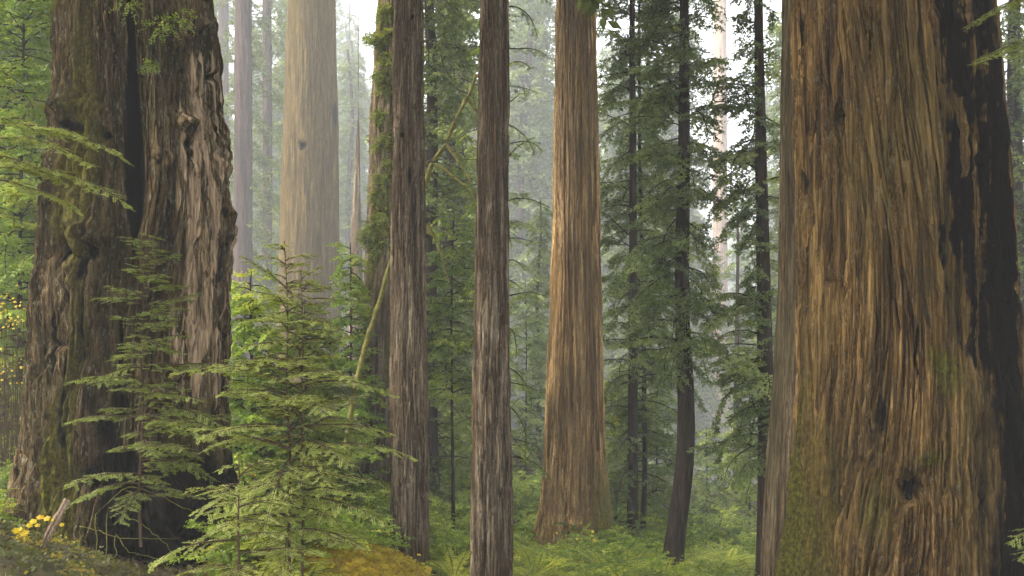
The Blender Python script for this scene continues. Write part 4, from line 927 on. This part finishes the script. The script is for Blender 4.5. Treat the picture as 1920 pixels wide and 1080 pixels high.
# autumn-yellow maple at the left edge, mid height
Y2 = 17.0; b2 = at(15, Y2)
sp = [((wx(px, Y2+dy), Y2+dy, wz(py, Y2+dy)), r) for px, py, r, dy in [(rnd.uniform(-30, 62), rnd.choice([rnd.gauss(565, 14), rnd.gauss(600, 14), rnd.gauss(690, 16)]), rnd.uniform(.018, .036), rnd.uniform(-.3, .3)) for _ in range(130)]]
leaf_discs('vine_maple', 'spindly maple with orange-yellow autumn leaves at the left edge', 'small tree', sp, .05, 14, 'yellow', b2)
# scattered yellow leaf sprays in the undergrowth
for k, (px, py, Y, n, sx, sy) in enumerate([(600, 985, 13.5, 30, 80, 40), (1090, 1003, 24, 9, 60, 25), (780, 1050, 18, 8, 20, 14), (480, 930, 14, 18, 30, 50)]):
    b3 = at(px, Y); sp = []
    for _ in range(n):
        a, b_ = rnd.gauss(px, sx*.5), rnd.gauss(py, sy*.5); yy = Y+rnd.uniform(-.3, .3); sp.append(((wx(a, yy), yy, max(wz(b_, yy), b3[2]+0.08)), rnd.uniform(.015, .028)*Y/14))
    leaf_discs('yellow_leaved_plant', ['yellow-leaved plant over the golden moss mound', 'yellow-leaved plant in the ferns at the golden redwood foot', 'small yellow-leaved plant at the purplish slender trunk foot', 'yellow-leaved plant beside the foot of the dark twin trunk'][k], 'plant', sp, .03, 20+k, 'yellow', b3)
# splintered dead wood
def splinter(label, a, b_, Y0, w0, seed):
    p0 = np.array([wx(a[0], Y0), Y0, wz(a[1], Y0)]); p1 = np.array([wx(b_[0], Y0), Y0-.25, wz(b_[1], Y0)])
    rng = np.random.default_rng(seed); n = 24; tt = np.linspace(0, 1, n)
    P = p0+(p1-p0)*tt[:, None]; ax = unit(p1-p0); sd = unit(np.cross(ax, [0, 1, 0])); nn = np.cross(ax, sd); V = []; Q = []
    for k in range(n):
        ww = w0*(0.25+0.75*math.sin(math.pi*(0.05+0.75*tt[k])))*(1+0.25*rng.normal())
        for (s, h) in ((-1, 0), (-.5, .5), (-.1, .25), (.4, .6), (1, 0), (0, -.6)): V.append(P[k]+sd*s*ww+nn*h*ww*0.5-p0)
    for k in range(n-1):
        for q in range(6): Q.append((k*6+q, k*6+(q+1) % 6, k*6+6+(q+1) % 6, k*6+6+q))
    o = put('wood_splinter', np_mesh('wood_splinter', V, Q, False), M['dead_wood'], None, tuple(p0)); tag(o, label, 'dead wood')
splinter('long pale splinter of split dead wood slanting up beside the yellow-leaved plant', (70, 1040), (146, 930), 10.8, .045, 1)
splinter('short broad chunk of split wood lowest in the left corner', (45, 1088), (82, 1028), 10.5, .06, 2)
splinter('grey weathered stick lying in the lower left corner', (-10, 975), (22, 1040), 11.2, .03, 3)
# thin bare twigs across the burnt foot
V, Qs = [], []
for k, pts in enumerate([[(180, 965, 0), (215, 925, .1), (245, 912, 0), (300, 930, 0), (350, 950, -.1), (390, 965, -.1)], [(150, 985, 0), (230, 1010, 0), (330, 1012, .1)], [(200, 950, 0), (270, 985, 0), (310, 1020, 0), (330, 1048, 0)], [(215, 1000, 0), (245, 1030, -.1), (300, 1050, 0), (325, 1075, 0)]]):
    Pw = line3(pts, 11.6); b3 = (float(Pw[0][0]), 11.6, g1(float(Pw[0][0]), 11.6)); L3 = np.vstack([[b3], Pw])-np.array(b3)
    L3 = smooth_line(L3, 24); L3 += np.random.default_rng(k).normal(0, .008, L3.shape)
    V, Qs = tubes([(L3, np.linspace(.007, .003, 24))], 5)
    o = put('bare_twig', np_mesh('bare_twig', V, Qs, True), M['moss_wood'], None, b3)
    tag(o, ['longest arching bare twig across the burnt foot of the twin trunk', 'nearly level bare twig low across the burnt foot of the twin trunk', 'bare twig sloping down to the right at the burnt foot', 'lowest bare twig at the burnt foot of the twin trunk'][k], 'twig')

# ------------------------------------------------------------------ haze
hz, nt = mat_new('haze')
pv = N(nt, 'ShaderNodeVolumePrincipled'); pv.inputs['Color'].default_value = (0.93, 0.96, 1.0, 1); pv.inputs['Density'].default_value = 0.0020; pv.inputs['Anisotropy'].default_value = 0.15
o = N(nt, 'ShaderNodeOutputMaterial'); nt.links.new(pv.outputs[0], o.inputs['Volume'])
zmin = float(Zg.min())-1.0; HZTOP = max(110, float(Zg.max())+75)
bx = None
V = [(x, y, z) for z in (zmin, HZTOP) for (x, y) in ((-220, -20), (220, -20), (220, 366), (-220, 366))]
Q = [(3, 2, 1, 0), (4, 5, 6, 7), (0, 1, 5, 4), (1, 2, 6, 5), (2, 3, 7, 6), (3, 0, 4, 7)]
o = put('haze', np_mesh('haze', V, Q), hz); o['kind'] = 'stuff'
